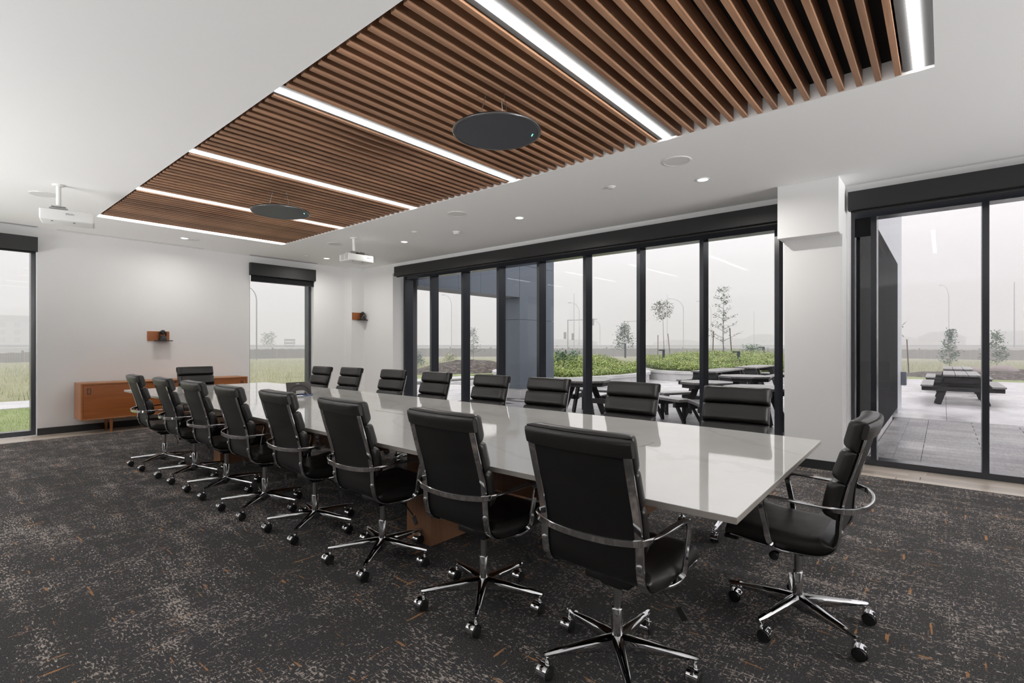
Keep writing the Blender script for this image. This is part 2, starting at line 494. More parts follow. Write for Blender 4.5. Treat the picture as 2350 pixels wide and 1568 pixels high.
# baseboards
struct(bx('baseboard_back', M['trim'], 1.156, 4.113, YB - .014, YB, 0, .10))
struct(bx('baseboard_corner', M['trim'], 5.395, 6.13, YB - .014, YB, 0, .10))
struct(bx('baseboard_left', M['trim'], -10.4, -10.386, -12.0, 10, 0, .10))
bm = bmnew()
box(bm, 6.136, 6.15, .772, 1.336, 0, .10); box(bm, 6.15, 6.445, .772, .786, 0, .10); box(bm, 6.15, 6.445, 1.322, 1.336, 0, .10)
struct(obj('baseboard_column', bm, M['trim']))

# ------------------------------------------------------------------ windows
def window_x(idx, y0, y1, mulls, z1=2.80, zb=0.0):
    """window in the right wall: mullions at given centres"""
    win = empty('window_%d' % idx, (XG, (y0 + y1) / 2, 0)); struct(win)
    def part(nm, m, *b):
        o = bx(nm, m, *b); o.parent = win; o.matrix_parent_inverse = Matrix.Translation(-win.location); return o
    part('bottom_rail', M['frame'], 6.74, 6.93, y0, y1, zb, .062)
    part('top_rail', M['frame'], 6.74, 6.93, y0, y1, 2.70, z1)
    first_m = None
    for c in mulls:
        part('mullion', M['frame'], 6.735, 6.925, c - .026, c + .026, .062, 2.70)
    edges = [y0] + list(mulls) + [y1]
    for a, b in zip(edges, edges[1:]):
        if b - a > .15:
            part('pane', M['glass'], XG - .003, XG + .003, a + .02, b - .02, .05, 2.72)
    return win, part
mul = [1.53 + .905 * k for k in range(8)]
w3, p3 = window_x(3, 1.33, 8.72, mul)
p3('jamb', M['frame'], 6.72, 6.93, 8.665, 8.72, .0, 2.8)
w4, p4 = window_x(4, -3.4, .78, [.575, -.315, -1.205, -2.095])
p4('jamb', M['frame'], 6.735, 6.93, .745, .78, .0, 2.8)
def window_y(idx, x0, x1, mulls):
    win = empty('window_%d' % idx, ((x0 + x1) / 2, 10.18, 0)); struct(win)
    def part(nm, m, *b):
        o = bx(nm, m, *b); o.parent = win; o.matrix_parent_inverse = Matrix.Translation(-win.location); return o
    part('bottom_rail', M['frame'], x0, x1, 10.12, 10.27, 0, .062)
    part('top_rail', M['frame'], x0, x1, 10.12, 10.27, 2.68, 2.80)
    for c in (x0 + .026, x1 - .026): part('jamb', M['frame'], c - .026, c + .026, 10.115, 10.28, .062, 2.68)
    for c in mulls: part('mullion', M['frame'], c - .026, c + .026, 10.115, 10.28, .062, 2.68)
    edges = [x0 + .03] + list(mulls) + [x1 - .03]
    for a, b in zip(edges, edges[1:]): part('pane', M['glass'], a + .02, b - .02, 10.205, 10.211, .05, 2.7)
    return win
window_y(1, -1.6, 1.156, [-.2])
window_y(2, 4.113, 5.395, [])

# roller blinds
def blind(loc, along, length, drop, label, zt=2.915, zb=2.72, seg=None):
    r = empty('roller_blind', loc)
    if along == 'Y':
        bx('cassette', M['cassette'], -.085, 0, 0, length, zb, zt, r, .003)
        bx('shade', M['shade'], -.03, -.026, .02, length - .02, zb - drop, zb + .02, r)
        bx('hem_bar', M['cassette'], -.036, -.020, .02, length - .02, zb - drop - .018, zb - drop, r, .003)
    else:
        bx('cassette', M['cassette'], 0, length, -.085, 0, zb, zt, r, .003)
        bx('shade', M['shade'], .02, length - .02, -.03, -.026, zb - drop, zb + .02, r)
        bx('hem_bar', M['cassette'], .02, length - .02, -.036, -.020, zb - drop - .018, zb - drop, r, .003)
    tag(r, label, 'roller blind')
    return r
blind((XW - .002, 1.345, 0), 'Y', 7.22, .004, 'long black roller blind cassette above the wide window wall')
b4 = blind((XW - .002, -3.4, 0), 'Y', 4.165, .004, 'black roller blind cassette above the window right of the column')
bx('side_shade', M['shade'], .32, .324, 4.00, 4.15, 2.50, 2.72, b4)
blind((4.10, YB - .002, 0), 'X', 1.30, .10, 'black roller blind partly lowered over the narrow back window', 2.87, 2.635)
blind((-1.6, YB - .002, 0), 'X', 2.755, .004, 'black roller blind cassette above the window at the left edge', 2.86, 2.65)

# ------------------------------------------------------------------ ceiling fittings
def ring_fix(name, loc, r, label, cat, kind, group, watt=1.0):
    o = empty(name, loc)
    if kind == 'down':
        obj('trim_ring', lathe(bmnew(), [(r * .78, .0), (r * .80, -.006), (r, -.006), (r, 0)], 28, cap=False), M['white_plastic'], o, True, autos=40)
        obj('lens', lathe(bmnew(), [(r * .79, -.001), (r * .79, -.003)], 28), M['down'], o)
        d_ = bpy.data.lights.new('downlight_lamp', 'AREA'); d_.shape = 'DISK'; d_.size = r * 1.4; d_.energy = DOWN_W * watt; d_.color = (1, .97, .93); d_.spread = R(165)
        q_ = bpy.data.objects.new('downlight_lamp', d_); COL.objects.link(q_); q_.parent = o; q_.location = (0, 0, -.008)
    elif kind == 'speaker':
        obj('trim_ring', lathe(bmnew(), [(r * .86, -.0005), (r * .88, -.006), (r, -.004), (r, 0)], 32, cap=False), M['white_plastic'], o, True, autos=40)
        obj('grille', lathe(bmnew(), [(r * .87, -.0005), (r * .87, -.004)], 32), M['grille'], o)
    elif kind == 'sensor':
        obj('base', lathe(bmnew(), [(r, 0), (r, -.008), (r * .7, -.012)], 24), M['white_plastic'], o, True, autos=40)
        obj('cover', lathe(bmnew(), [(r * .65, -.012), (r * .6, -.018), (r * .2, -.022)], 24), M['grille'], o, True, autos=40)
    else:
        obj('base', lathe(bmnew(), [(r, 0), (r, -.014), (r * .86, -.02)], 24), M['white_plastic'], o, True, autos=40)
        obj('cover', lathe(bmnew(), [(r * .75, -.02), (r * .75, -.038), (r * .6, -.044), (r * .2, -.046)], 24), M['grille'], o, True, autos=40)
    tag(o, label, cat, group)
    return o
g = 'recessed round downlights in the white ceiling'
ring_fix('downlight', (5.22, 1.873, HC), .065, 'recessed round downlight nearest the column, beside a speaker grille', 'downlight', 'down', g)
ring_fix('downlight', (5.207, 4.292, HC), .065, 'recessed downlight, second from the column along the window wall', 'downlight', 'down', g)
ring_fix('downlight', (5.19, 6.714, HC), .065, 'recessed downlight just to the right of the farther projector', 'downlight', 'down', g)
ring_fix('downlight', (5.197, 9.135, HC), .065, 'recessed downlight left of the farther projector near the back wall', 'downlight', 'down', g, .6)
ring_fix('downlight', (2.77, 9.13, HC), .065, 'recessed downlight between slat ceiling and back wall', 'downlight', 'down', g, .35)
g = 'round flush speakers in the white ceiling'
ring_fix('ceiling_speaker', (4.547, 1.871, HC), .13, 'large white speaker grille nearest the slatted ceiling light end', 'speaker', 'speaker', g)
ring_fix('ceiling_speaker', (4.533, 4.776, HC), .13, 'faint white speaker grille midway along the ceiling edge', 'speaker', 'speaker', g)
ring_fix('ceiling_speaker', (4.558, 7.734, HC), .13, 'white speaker grille just left of the farther projector pole', 'speaker', 'speaker', g)
ring_fix('ceiling_speaker', (.946, 7.70, HC), .13, 'white speaker grille behind the left projector pole', 'speaker', 'speaker', g)
ring_fix('ceiling_speaker', (2.90, 9.18, HC), .10, 'small white speaker grille by the back wall downlight', 'speaker', 'speaker', g)
g = 'small round ceiling sensors'
ring_fix('ceiling_sensor', (4.83, 2.706, HC), .045, 'small white ceiling sensor nearest the camera', 'sensor', 'sensor', g)
ring_fix('ceiling_sensor', (4.831, 6.01, HC), .045, 'small white ceiling sensor between smoke detector and slats', 'sensor', 'sensor', g)
ring_fix('ceiling_sensor', (4.807, 9.152, HC), .045, 'small white ceiling sensor close to the back wall', 'sensor', 'sensor', g)
ring_fix('smoke_detector', (5.235, 5.535, HC), .055, 'white smoke detector on the ceiling near the wide window', 'smoke detector', 'smoke', None)
# air slots by the back wall
for (x0, x1, lab) in ((-1.5, 1.15, 'long white air slot in the ceiling above the left window'), (1.35, 3.3, 'long white air slot in the ceiling above the teak sideboard'),
                      (4.05, 5.40, 'white air slot in the ceiling above the narrow window')):
    o = empty('air_diffuser', (x0, 9.86, HC))
    bx('frame', M['white_plastic'], 0, x1 - x0, -.05, .05, -.004, 0, o)
    dk = M['grey_plastic'] if x0 != 1.35 else M['grille']
    bx('slot', dk, .01, x1 - x0 - .01, -.034, -.006, -.006, -.0035, o)
    bx('slot', dk, .01, x1 - x0 - .01, .006, .034, -.006, -.0035, o)
    tag(o, lab, 'air vent')

# hanging microphone discs
def mic_disc(loc, label):
    o = empty('ceiling_microphone', loc)
    obj('body', lathe(bmnew(), [(.285, .0), (.292, .004), (.292, .012), (.24, .034), (.08, .05)], 64), M['plastic'], o, True, autos=40)
    obj('grille', lathe(bmnew(), [(.2835, -.003), (.2835, .001)], 64), M['disc'], o)
    obj('rim', lathe(bmnew(), [(.283, .0), (.285, -.005), (.297, -.006), (.302, 0), (.300, .010), (.292, .014)], 64, cap=False), M['disc_rim'], o, True)
    bm = bmnew(); box(bm, -.018, .018, -.003, .003, -.0045, -.003)
    obj('status_light', bm, M['green_led'], o, loc=(.18, -.165, 0), rot=(0, 0, .9))
    for a in (0.3, 2.4, 4.5):
        obj('suspension_wire', tube(bmnew(), [(.13 * math.cos(a), .13 * math.sin(a), .04), (.05 * math.cos(a), .05 * math.sin(a), 3.115 - loc[2])], .0025, 6), M['brushed'], o)
    obj('canopy', lathe(bmnew(), [(.05, .05), (.05, .075), (.03, .085)], 24), M['plastic'], o, True, autos=40)
    tag(o, label, 'microphone', 'round black microphone discs hanging under the slats')
mic_disc((2.578, 2.324, 2.755), 'large black ceiling microphone disc, the nearer of two under the slats')
mic_disc((2.595, 5.514, 2.755), 'black ceiling microphone disc, the farther one crossing a light strip')

# projectors
def projector(loc, rz, w_, d_, h_, pole, txt_x, label, clutter):
    o = empty('projector', loc, rz)
    bm = bmnew(); box(bm, -w_ / 2, w_ / 2, -d_ / 2, d_ / 2, 0, h_, bevel=.016, seg=3)
    obj('housing', bm, M['white_plastic'], o, True, autos=35)
    bm = bmnew()
    for k in range(9):
        for j in range(2):
            box(bm, -w_ / 2 - .0015, -w_ / 2 + .002, -d_ / 2 + .035 + j * .11, -d_ / 2 + .125 + j * .11, .018 + k * .0095, .0225 + k * .0095)
    gr = obj('vent_grille', bm, M['grille'] if not clutter else M['grey_plastic'], o); gr['label'] = 'rows of vent slots on the side'
    bm = bmnew(); lathe(bm, [(.045, 0), (.045, .012), (.036, .016), (.034, .004)], 28, Matrix.Translation((w_ * .22, d_ / 2 - .004, h_ * .5)) @ Matrix.Rotation(R(-90), 4, 'X'))
    obj('lens', bm, M['plastic'], o, True, autos=40)
    for sx in (-.28, .12):
        bm = bmnew(); lathe(bm, [(.010, 0), (.010, -.004)], 12)
        obj('foot', bm, M['ink'], o, loc=(w_ * sx, -d_ * .3, 0))
    text('lettering', 'EPSON', .022, M['ink'], o, (txt_x, -d_ / 2 - .0008, h_ * .62), (R(90), 0, 0), .0004)
    # spider bracket and pole
    px, py = pole
    bm = bmnew()
    box(bm, -.075, .075, -.035, .035, 0, .012, bevel=.003); box(bm, -.06, .06, -.028, .028, .020, .030, bevel=.003)
    obj('mount_plate', bm, M['brushed'], o, loc=(px, py, h_ + .022))
    for ax, ay in ((-.12, .0), (.17, -.02), (-.09, .09), (.12, .09)):
        bm = bmnew()
        tube(bm, [(px, py, h_ + .026), (px + ax * .6, py + ay * .6, h_ + .018), (px + ax, py + ay, h_ + .012)], .006, 8)
        lathe(bm, [(.012, 0), (.012, .018)], 12, Matrix.Translation((px + ax, py + ay, h_)))
        obj('bracket_arm', bm, M['white_plastic'], o, True, autos=40)
    top = HC - loc[2]
    bm = bmnew(); lathe(bm, [(.018, h_ + .052), (.021, h_ + .075), (.021, top - .02), (.024, top - .014)], 20, Matrix.Translation((px, py, 0)))
    obj('pole', bm, M['white_plastic'], o, True, autos=40)
    bm = bmnew(); lathe(bm, [(.045, top - .016), (.055, top - .006), (.055, top)], 28, Matrix.Translation((px, py, 0)))
    obj('ceiling_plate', bm, M['white_plastic'], o, True, autos=40)
    if clutter:
        bm = bmnew(); box(bm, -.01, .11, -.03, .03, .0, .028, bevel=.004)
        obj('adapter', bm, M['plastic'], o, loc=(px + .03, py - .06, h_ + .002))
        bm = bmnew(); tube(bm, [(px + .10, py - .06, h_ + .015), (px + .13, py - .07, h_ + .045), (px + .16, py - .07, h_ + .02), (px + .2, py - .08, h_ + .024), (px + .235, py - .09, h_ - .005)], .0035, 6)
        tube(bm, [(px + .06, py - .06, h_ + .028), (px + .10, py - .05, h_ + .05), (px + .13, py - .06, h_ + .02)], .0035, 6)
        obj('cable', bm, M['plastic'], o, True)
    tag(o, label, 'projector', 'white projectors hanging from ceiling poles')
    return o
projector((1.07, 7.14, 2.605), R(-11), .44, .30, .115, (-.075, -.02), .02, 'white projector on a ceiling pole at the left, before the slat ceiling', False)
projector((4.56, 7.115, 2.625), R(0), .44, .29, .11, (-.07, -.03), .13, 'white projector with dark cables near the back right corner', True)

# ------------------------------------------------------------------ wall cameras
def wall_camera(loc, w_, label, dev_x, yaw):
    o = empty('wall_camera', loc)
    bx('backboard', M['teak'], 0, w_, -.018, 0, 0, .158, o, .002)
    bm = bmnew(); box(bm, dev_x - .11, dev_x + .13, -.14, -.018, -.006, .008, bevel=.003); obj('shelf', bm, M['plastic'], o)
    bm = bmnew(); lathe(bm, [(.056, 0), (.058, .02), (.045, .05), (.034, .075)], 24); obj('base', bm, M['plastic'], o, True, autos=40, loc=(dev_x, -.075, .008))
    bm = bmnew()
    box(bm, -.052, -.038, -.02, .02, .07, .145, bevel=.005); box(bm, .038, .052, -.02, .02, .07, .145, bevel=.005); box(bm, -.052, .052, -.02, .02, .062, .078, bevel=.005)
    obj('yoke', bm, M['plastic'], o, loc=(dev_x, -.075, .008), rot=(0, 0, yaw))
    bm = bmnew(); lathe(bm, [(.004, -.040), (.026, -.034), (.037, -.016), (.038, .01), (.030, .034), (.024, .046), (.021, .046), (.018, .038)], 24, Matrix.Translation((0, 0, .135)) @ Matrix.Rotation(R(90), 4, 'X'))
    obj('head', bm, M['plastic'], o, True, autos=45, loc=(dev_x, -.075, .008), rot=(0, 0, yaw))
    tag(o, label, 'camera', 'black conference cameras on wooden backboards')
wall_camera((2.49, YB, 1.382), .31, 'black camera on a brown wooden board above the sideboard', .20, 0)
wall_camera((6.135, 9.75, 1.862), .27, 'black camera on a brown wooden board high in the back right corner', .22, -.5)

# ------------------------------------------------------------------ sideboard
sb = empty('sideboard', (0, 0, 0))
X0, X1, YF, YR, Z0, Z1 = 1.557, 3.86, 9.47, 9.93, .215, .752
bx('top_panel', M['teak_light'], X0, X1, YF - .004, YR, Z1 - .022, Z1, sb, .002)
bx('bottom_panel', M['teak_light'], X0, X1, YF - .004, YR, Z0, Z0 + .022, sb, .002)
bx('side_panel', M['teak_light'], X0, X0 + .022, YF, YR, Z0 + .022, Z1 - .022, sb, .001)
bx('side_panel', M['teak_light'], X1 - .022, X1, YF, YR, Z0 + .022, Z1 - .022, sb, .001)
bx('back_panel', M['teak'], X0 + .022, X1 - .022, YR - .012, YR, Z0 + .022, Z1 - .022, sb)
def pull(door, cx, cz):
    bm = bmnew()
    for a in (-1, 1):
        box(bm, cx + a * .017 - .004, cx + a * .017 + .004, YF - .001, YF + .006, cz - .04, cz + .04)
        box(bm, cx - .021, cx + .021, YF - .001, YF + .006, cz + a * .04 - .004, cz + a * .04 + .004)
    obj('handle', bm, M['trim'], door)
d = bx('door', M['teak'], X0 + .026, X0 + .73, YF + .004, YF + .02, Z0 + .026, Z1 - .026, sb); pull(d, X0 + .095, .635)
d = bx('door', M['teak'], X1 - .73, X1 - .026, YF + .004, YF + .02, Z0 + .026, Z1 - .026, sb); pull(d, X1 - .095, .635)
for k in range(4):
    za = Z0 + .028 + k * .121
    d = bx('drawer', M['teak'], X0 + .745, X1 - .745, YF + .002, YF + .02, za, za + .116, sb, .001)
    bm = bmnew(); box(bm, (X0 + X1) / 2 - .05, (X0 + X1) / 2 + .05, YF - .003, YF + .004, za + .096, za + .112, bevel=.002); obj('handle', bm, M['trim'], d)
for x, y in ((1.925, 9.545), (X1 - .37, 9.545), (1.925, 9.86), (X1 - .37, 9.86)):
    bm = bmnew(); lathe(bm, [(.012, 0), (.014, .01), (.024, .20), (.025, .215)], 16)
    obj('leg', bm, M['teak_light'], sb, True, autos=40, loc=(x, y, 0))
tag(sb, 'long low teak sideboard on tapered legs against the back wall', 'sideboard')

# ------------------------------------------------------------------ conference table
tb = empty('conference_table', (0, 0, 0))
poly = [(1.735, .512), (3.472, .551), (3.520, .95), (3.548, 1.4), (3.560, 2.0), (3.565, 3.0), (3.565, 4.5), (3.555, 6.0), (3.53, 7.2), (3.50, 7.93), (1.728, 7.93)]
bm = prism(bmnew(), poly, .716, .740)
bmesh.ops.bevel(bm, geom=[e for e in bm.edges if abs(e.verts[0].co.z - e.verts[1].co.z) < .001], offset=.0015, segments=1, affect='EDGES')
M['edge'] = mat('taupe_edge', (.42, .385, .35), .35)  # side faces get a darker taupe than the white top
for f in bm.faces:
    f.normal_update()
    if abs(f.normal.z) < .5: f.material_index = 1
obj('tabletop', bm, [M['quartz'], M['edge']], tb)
for (y0, y1) in ((2.516, 2.764), (5.99, 6.18)):
    p = bx('pedestal', M['walnut'], 2.157, 3.14, y0, y1, 0, .475, tb, .002)
bx('apron_box', M['walnut'], 2.157, 3.14, 1.10, 2.764, .475, .716, tb, .002)
bx('apron_box', M['walnut'], 2.157, 3.14, 3.35, 6.18, .475, .716, tb, .002)
for (x0, x1, y0, y1) in ((2.61, 2.77, 1.275, 1.70), (2.585, 2.745, 3.31, 3.74)):
    h = empty('cable_hatch', (0, 0, 0)); h.parent = tb
    bx('seam', M['ink'], x0 - .0015, x0 + .0015, y0, y1, .7398, .7404, h)
    bx('seam', M['ink'], x1 - .0015, x1 + .0015, y0, y1, .7398, .7404, h)
    bx('seam', M['ink'], x0, x1, y0 - .0015, y0 + .0015, .7398, .7404, h)
    bx('seam', M['ink'], x0, x1, y1 - .0015, y1 + .0015, .7398, .7404, h)
    bx('flap', M['quartz'], x0 + .004, x1 - .004, y0 + .004, y1 - .004, .7385, .7412, h)
bm = bmnew()
for k in range(8): box(bm, -.012, .012, -.025, .025, k * .03, k * .03 + .02, Matrix.Translation((2.12 + .006 * math.sin(k), 3.86, .46)), bevel=.003)
obj('cable_spine', bm, M['brushed'], tb)
tag(tb, 'long conference table with glossy white stone top and walnut base', 'table')

# touch panel seen from behind
tp = empty('touch_panel', (2.80, 5.50, .7415), R(-3))
bm = bmnew(); box(bm, -.138, .138, -.006, .008, 0, .15, Matrix.Translation((0, .0, .004)) @ Matrix.Rotation(R(-14), 4, 'X'), bevel=.005, seg=2)
obj('housing', bm, M['darkgrey'], tp, True, autos=40)
rotm = Matrix.Translation((0, 0, .004)) @ Matrix.Rotation(R(-14), 4, 'X')
pts = [rotm @ Vector((.11 * math.cos(a), -.008, .025 + .085 * math.sin(a))) for a in [PI * k / 12 for k in range(13)]]
obj('back_ridge', tube(bmnew(), pts, .004, 6), M['plastic'], tp, True)
bm = bmnew(); tube(bm, [(-.075, -.085, .004), (-.055, -.03, .05), (-.045, -.022, .056), (.035, -.022, .056), (.045, -.03, .05), (.070, -.085, .004)], .0035, 8)
obj('stand_loop', bm, M['chrome'], tp, True)
bm = bmnew(); box(bm, -.05, .045, -.027, -.018, .02, .055, bevel=.003); obj('stand_plate', bm, M['brushed'], tp)
text('lettering', 'poly', .022, M['pale_ink'], tp, rotm @ Vector((-.01, -.0065, .132)), (R(90 - 14), 0, 0), .0003)
bm = bmnew()
tube(bm, [(-.02, -.03, .02), (.02, -.07, .0045), (.08, -.06, .0045), (.12, .0, .0045), (.19, .08, .0045)], .003, 6)
tube(bm, [(.0, -.03, .02), (.04, -.08, .0045), (.10, -.10, .0045), (.13, -.03, .0045), (.17, .06, .0045)], .003, 6)
obj('cable', bm, M['blue_cable'], tp, True)
tag(tp, 'dark tabletop touch panel seen from behind, with blue cables', 'touch panel')

# ------------------------------------------------------------------ office chair
def catmull(P, per=6):
    out = []
    P = [Vector(p) for p in P]
    Q = [2 * P[0] - P[1]] + P + [2 * P[-1] - P[-2]]
    for i in range(1, len(Q) - 2):
        for k in range(per):
            t = k / per
            a, b, c_, d_ = Q[i - 1], Q[i], Q[i + 1], Q[i + 2]
            out.append(.5 * ((2 * b) + (c_ - a) * t + (2 * a - 5 * b + 4 * c_ - d_) * t * t + (3 * b - a - 3 * c_ + d_) * t ** 3))
    out.append(P[-1]); return out
CP = [(0, -.292, .978), (0, -.273, .90), (0, -.248, .81), (0, -.221, .72), (0, -.203, .64), (0, -.195, .57), (0, -.190, .50), (0, -.175, .45), (0, -.143, .422), (0, -.090, .409), (0, 0, .406), (0, .12, .413), (0, .215, .425), (0, .258, .422)]
CV = catmull(CP, 5)
NV = []
for i, p in enumerate(CV):
    t = (CV[min(i + 1, len(CV) - 1)] - CV[max(i - 1, 0)]).normalized()
    NV.append(Vector((0, -t.z, t.y)))          # towards the sitter
def curve_at(u):
    u = max(0, min(len(CV) - 1.001, u)); i = int(u); f = u - i
    return CV[i].lerp(CV[i + 1], f), NV[i].lerp(NV[i + 1], f).normalized()
def u_of_z(zt):
    for i in range(len(CV) - 1):
        if CV[i].z >= zt >= CV[i + 1].z: return i + (CV[i].z - zt) / (CV[i].z - CV[i + 1].z)
    return 0
def u_of_y(yt):
    for i in range(len(CV) - 1, 0, -1):
        if CV[i].y >= yt >= CV[i - 1].y: return i - (CV[i].y - yt) / (CV[i].y - CV[i - 1].y)
    return len(CV) - 1
def bow(x, z):
    k = max(0, min(1, (z - .55) / .25))
    return -.020 * k * (1 - (x / .237) ** 2)
def pad(bm, ua, ub, hw, t0, t1, nu=14, nv=16, over=0.0):
    """closed cushion following the profile between ua..ub: from offset t0 to t1 along the normal"""
    def pt(i, j, front):
        v = -1 + 2 * j / nv; s = -1 + 2 * i / nu
        # cosine spacing for round edges
        s = math.sin(s * PI / 2); v = math.sin(v * PI / 2)
        u = ua + (ub - ua) * (s + 1) / 2
        p, nn = curve_at(u)
        if over and s < 0: p = p + Vector((0, -.25, .97)) * over * max(0, -s - .3) / .7
        rnd_ = (1 - abs(s) ** 9) ** .5 if abs(s) < 1 else 0
        rv = (1 - abs(v) ** 18) ** .5 if abs(v) < 1 else 0
        t = t0 + (t1 - t0) * (rnd_ * rv) if front else t0
        x = v * hw
        return Vector((x, p.y + nn.y * t + bow(x, p.z), p.z + nn.z * t))
    F = [[bm.verts.new(pt(i, j, True)) for j in range(nv + 1)] for i in range(nu + 1)]
    B = [[None] * (nv + 1) for _ in range(nu + 1)]
    for i in range(nu + 1):
        for j in range(nv + 1):
            B[i][j] = F[i][j] if (i in (0, nu) or j in (0, nv)) else bm.verts.new(pt(i, j, False))
    for i in range(nu):
        for j in range(nv):
            bm.faces.new((F[i][j], F[i][j + 1], F[i + 1][j + 1], F[i + 1][j]))
            if len({B[i][j], B[i][j + 1], B[i + 1][j + 1], B[i + 1][j]}) == 4:
                try: bm.faces.new((B[i][j], B[i + 1][j], B[i + 1][j + 1], B[i][j + 1]))
                except ValueError: pass
    return bm
def band(bm, pts, dirs, wid, thk, bev=.28):
    rings = []
    k_ = len(pts)
    for i in range(k_):
        t = (pts[min(i + 1, k_ - 1)] - pts[max(i - 1, 0)]).normalized()
        a = dirs[i]; a = (a - t * a.dot(t)).normalized(); b = t.cross(a)
        w2, t2 = wid / 2, thk / 2
        sec = [(-1, -.35), (-.82, -1), (.82, -1), (1, -.35), (1, .35), (.82, 1), (-.82, 1), (-1, .35)]
        rings.append([pts[i] + a * (s * w2) + b * (q * t2) for s, q in sec])
    return loft(bm, rings)

ch = empty('office_chair', (0, 0, 0))
# sling
bm = bmnew()
rings = []
for i in range(1, len(CV)):
    p, nn = CV[i], NV[i]
    ring = []
    for k in range(9):
        x = -.212 + .424 * k / 8; ring.append(Vector((x, p.y + nn.y * .014 + bow(x, p.z), p.z + nn.z * .014)))
    for k in range(8, -1, -1):
        x = -.212 + .424 * k / 8; ring.append(Vector((x, p.y + nn.y * .002 + bow(x, p.z), p.z + nn.z * .002)))
    rings.append(ring)
loft(bm, rings)
obj('sling', bm, M['leather_back'], ch, True, autos=40)
for za, zb, ov in ((.984, .859, .006), (.857, .726, 0), (.724, .573, 0)):
    obj('back_pad', pad(bmnew(), u_of_z(za), u_of_z(zb), .233, .006, .074, over=ov), M['leather'], ch, True)
obj('seat_pad', pad(bmnew(), u_of_y(-.178), len(CV) - 1.02, .234, .004, .062, nu=18), M['leather'], ch, True)
# piping along the seat pad and back pads is the rounded seam between pads; a front lip under the seat
bm = bmnew(); box(bm, -.215, .215, .205, .268, .392, .412, bevel=.007, seg=2); obj('front_lip', bm, M['leather_back'], ch, True, autos=40)
# top pocket
rings = []
sec = [(.008, .915), (-.010, .915), (-.012, .93), (-.012, .96), (-.009, .974), (-.002, .982), (.009, .981), (.016, .972), (.014, .93)]
for k in range(13):
    x = -.235 + .470 * k / 12; xx = max(-.237, min(.237, x)); sc_ = .75 if k in (0, 12) else 1
    ring = []
    for oy, z_ in sec:
        p, nn = curve_at(u_of_z(min(z_, .9779)))
        zc = .955 + (z_ - .955) * (1 if sc_ == 1 else .93)
        ring.append(Vector((x, p.y + oy * sc_ + bow(xx, zc) + (-.003 if sc_ == 1 else 0), zc)))
    rings.append(ring)
obj('top_pocket', loft(bmnew(), rings), M['leather'], ch, True, autos=50)
# side rails
for s_ in (-1, 1):
    i0 = int(u_of_z(.93)); i1 = len(CV) - 3
    pts = [Vector((s_ * .213, CV[i].y - NV[i].y * .004, CV[i].z - NV[i].z * .004)) for i in range(i0, i1)]
    ra = obj('side_rail', band(bmnew(), pts, [Vector((1, 0, 0))] * len(pts), .034, .010), M['chrome'], ch, True, autos=35)
    p, nn = curve_at(u_of_z(.52))
    mt = Matrix.Translation((s_ * .213, p.y - .010, p.z)) @ Matrix.Rotation(R(90), 4, 'X')
    obj('bolt', lathe(bmnew(), [(.013, 0), (.013, .003), (.008, .006), (.004, .006)], 16, mt), M['brushed'], ra, True, autos=40)
# continuous arm loop
half = [((.195, -.045, .398), (1, 0, 0)), ((.222, 0, .396), (1, 0, 0)), ((.243, .040, .408), (1, 0, .2)), ((.252, .066, .440), (.2, 1, 0)), ((.254, .076, .49), (0, 1, 0)),
        ((.256, .090, .56), (0, 1, 0)), ((.256, .098, .60), (0, 1, .2)), ((.256, .092, .622), (.5, .5, .3)), ((.257, .068, .632), (1, 0, 0)), ((.257, .0, .631), (1, 0, 0)),
        ((.256, -.08, .628), (1, 0, .05)), ((.253, -.15, .624), (.8, 0, .5)), ((.247, -.195, .621), (.3, 0, 1)), ((.232, -.228, .619), (0, 0, 1)), ((.195, -.252, .617), (0, 0, 1)),
        ((.12, -.278, .615), (0, 0, 1)), ((.0, -.290, .614), (0, 0, 1))]
full = half + [((-p[0], p[1], p[2]), (-d_[0], d_[1], d_[2])) for p, d_ in half[-2::-1]]
P_ = catmull([p for p, _ in full], 3)
D_ = catmull([d_ for _, d_ in full], 3)
# keep the direction field continuous
for i in range(1, len(D_)):
    if D_[i].dot(D_[i - 1]) < 0: D_[i] = -D_[i]
obj('arm_loop', band(bmnew(), P_, D_, .026, .011), M['chrome'], ch, True, autos=40)
# tilt mechanism, lever, column
bm = bmnew(); box(bm, -.10, .10, -.085, .095, .362, .396, bevel=.008, seg=2); box(bm, -.205, .205, -.062, -.038, .384, .402, bevel=.004); box(bm, -.05, .05, -.05, .05, .335, .364, bevel=.008, seg=2)
obj('tilt_mechanism', bm, M['plastic'], ch, True, autos=40)
bm = bmnew(); tube(bm, [(.06, .03, .37), (.16, .05, .352), (.225, .062, .30)], .0045, 8); box(bm, -.016, .016, -.004, .004, -.04, .01, Matrix.Translation((.235, .064, .285)) @ Matrix.Rotation(R(-35), 4, 'Y'), bevel=.003)
obj('height_lever', bm, M['plastic'], ch, True, autos=40)
bm = bmnew(); tube(bm, [(-.05, .02, .37), (-.20, .05, .366)], .006, 8); lathe(bm, [(.008, -.02), (.018, -.016), (.020, .008), (.014, .014)], 14, Matrix.Translation((-.215, .052, .365)) @ Matrix.Rotation(R(-90), 4, 'Y'))
obj('tension_knob', bm, M['plastic'], ch, True, autos=40)
bm = bmnew(); lathe(bm, [(.0155, .23), (.0155, .345)], 20); obj('gas_column', bm, M['brushed'], ch, True, autos=40)
bm = bmnew(); lathe(bm, [(.0225, .10), (.0225, .234), (.020, .238), (.015, .238)], 24); obj('column_sleeve', bm, M['chrome'], ch, True, autos=40)
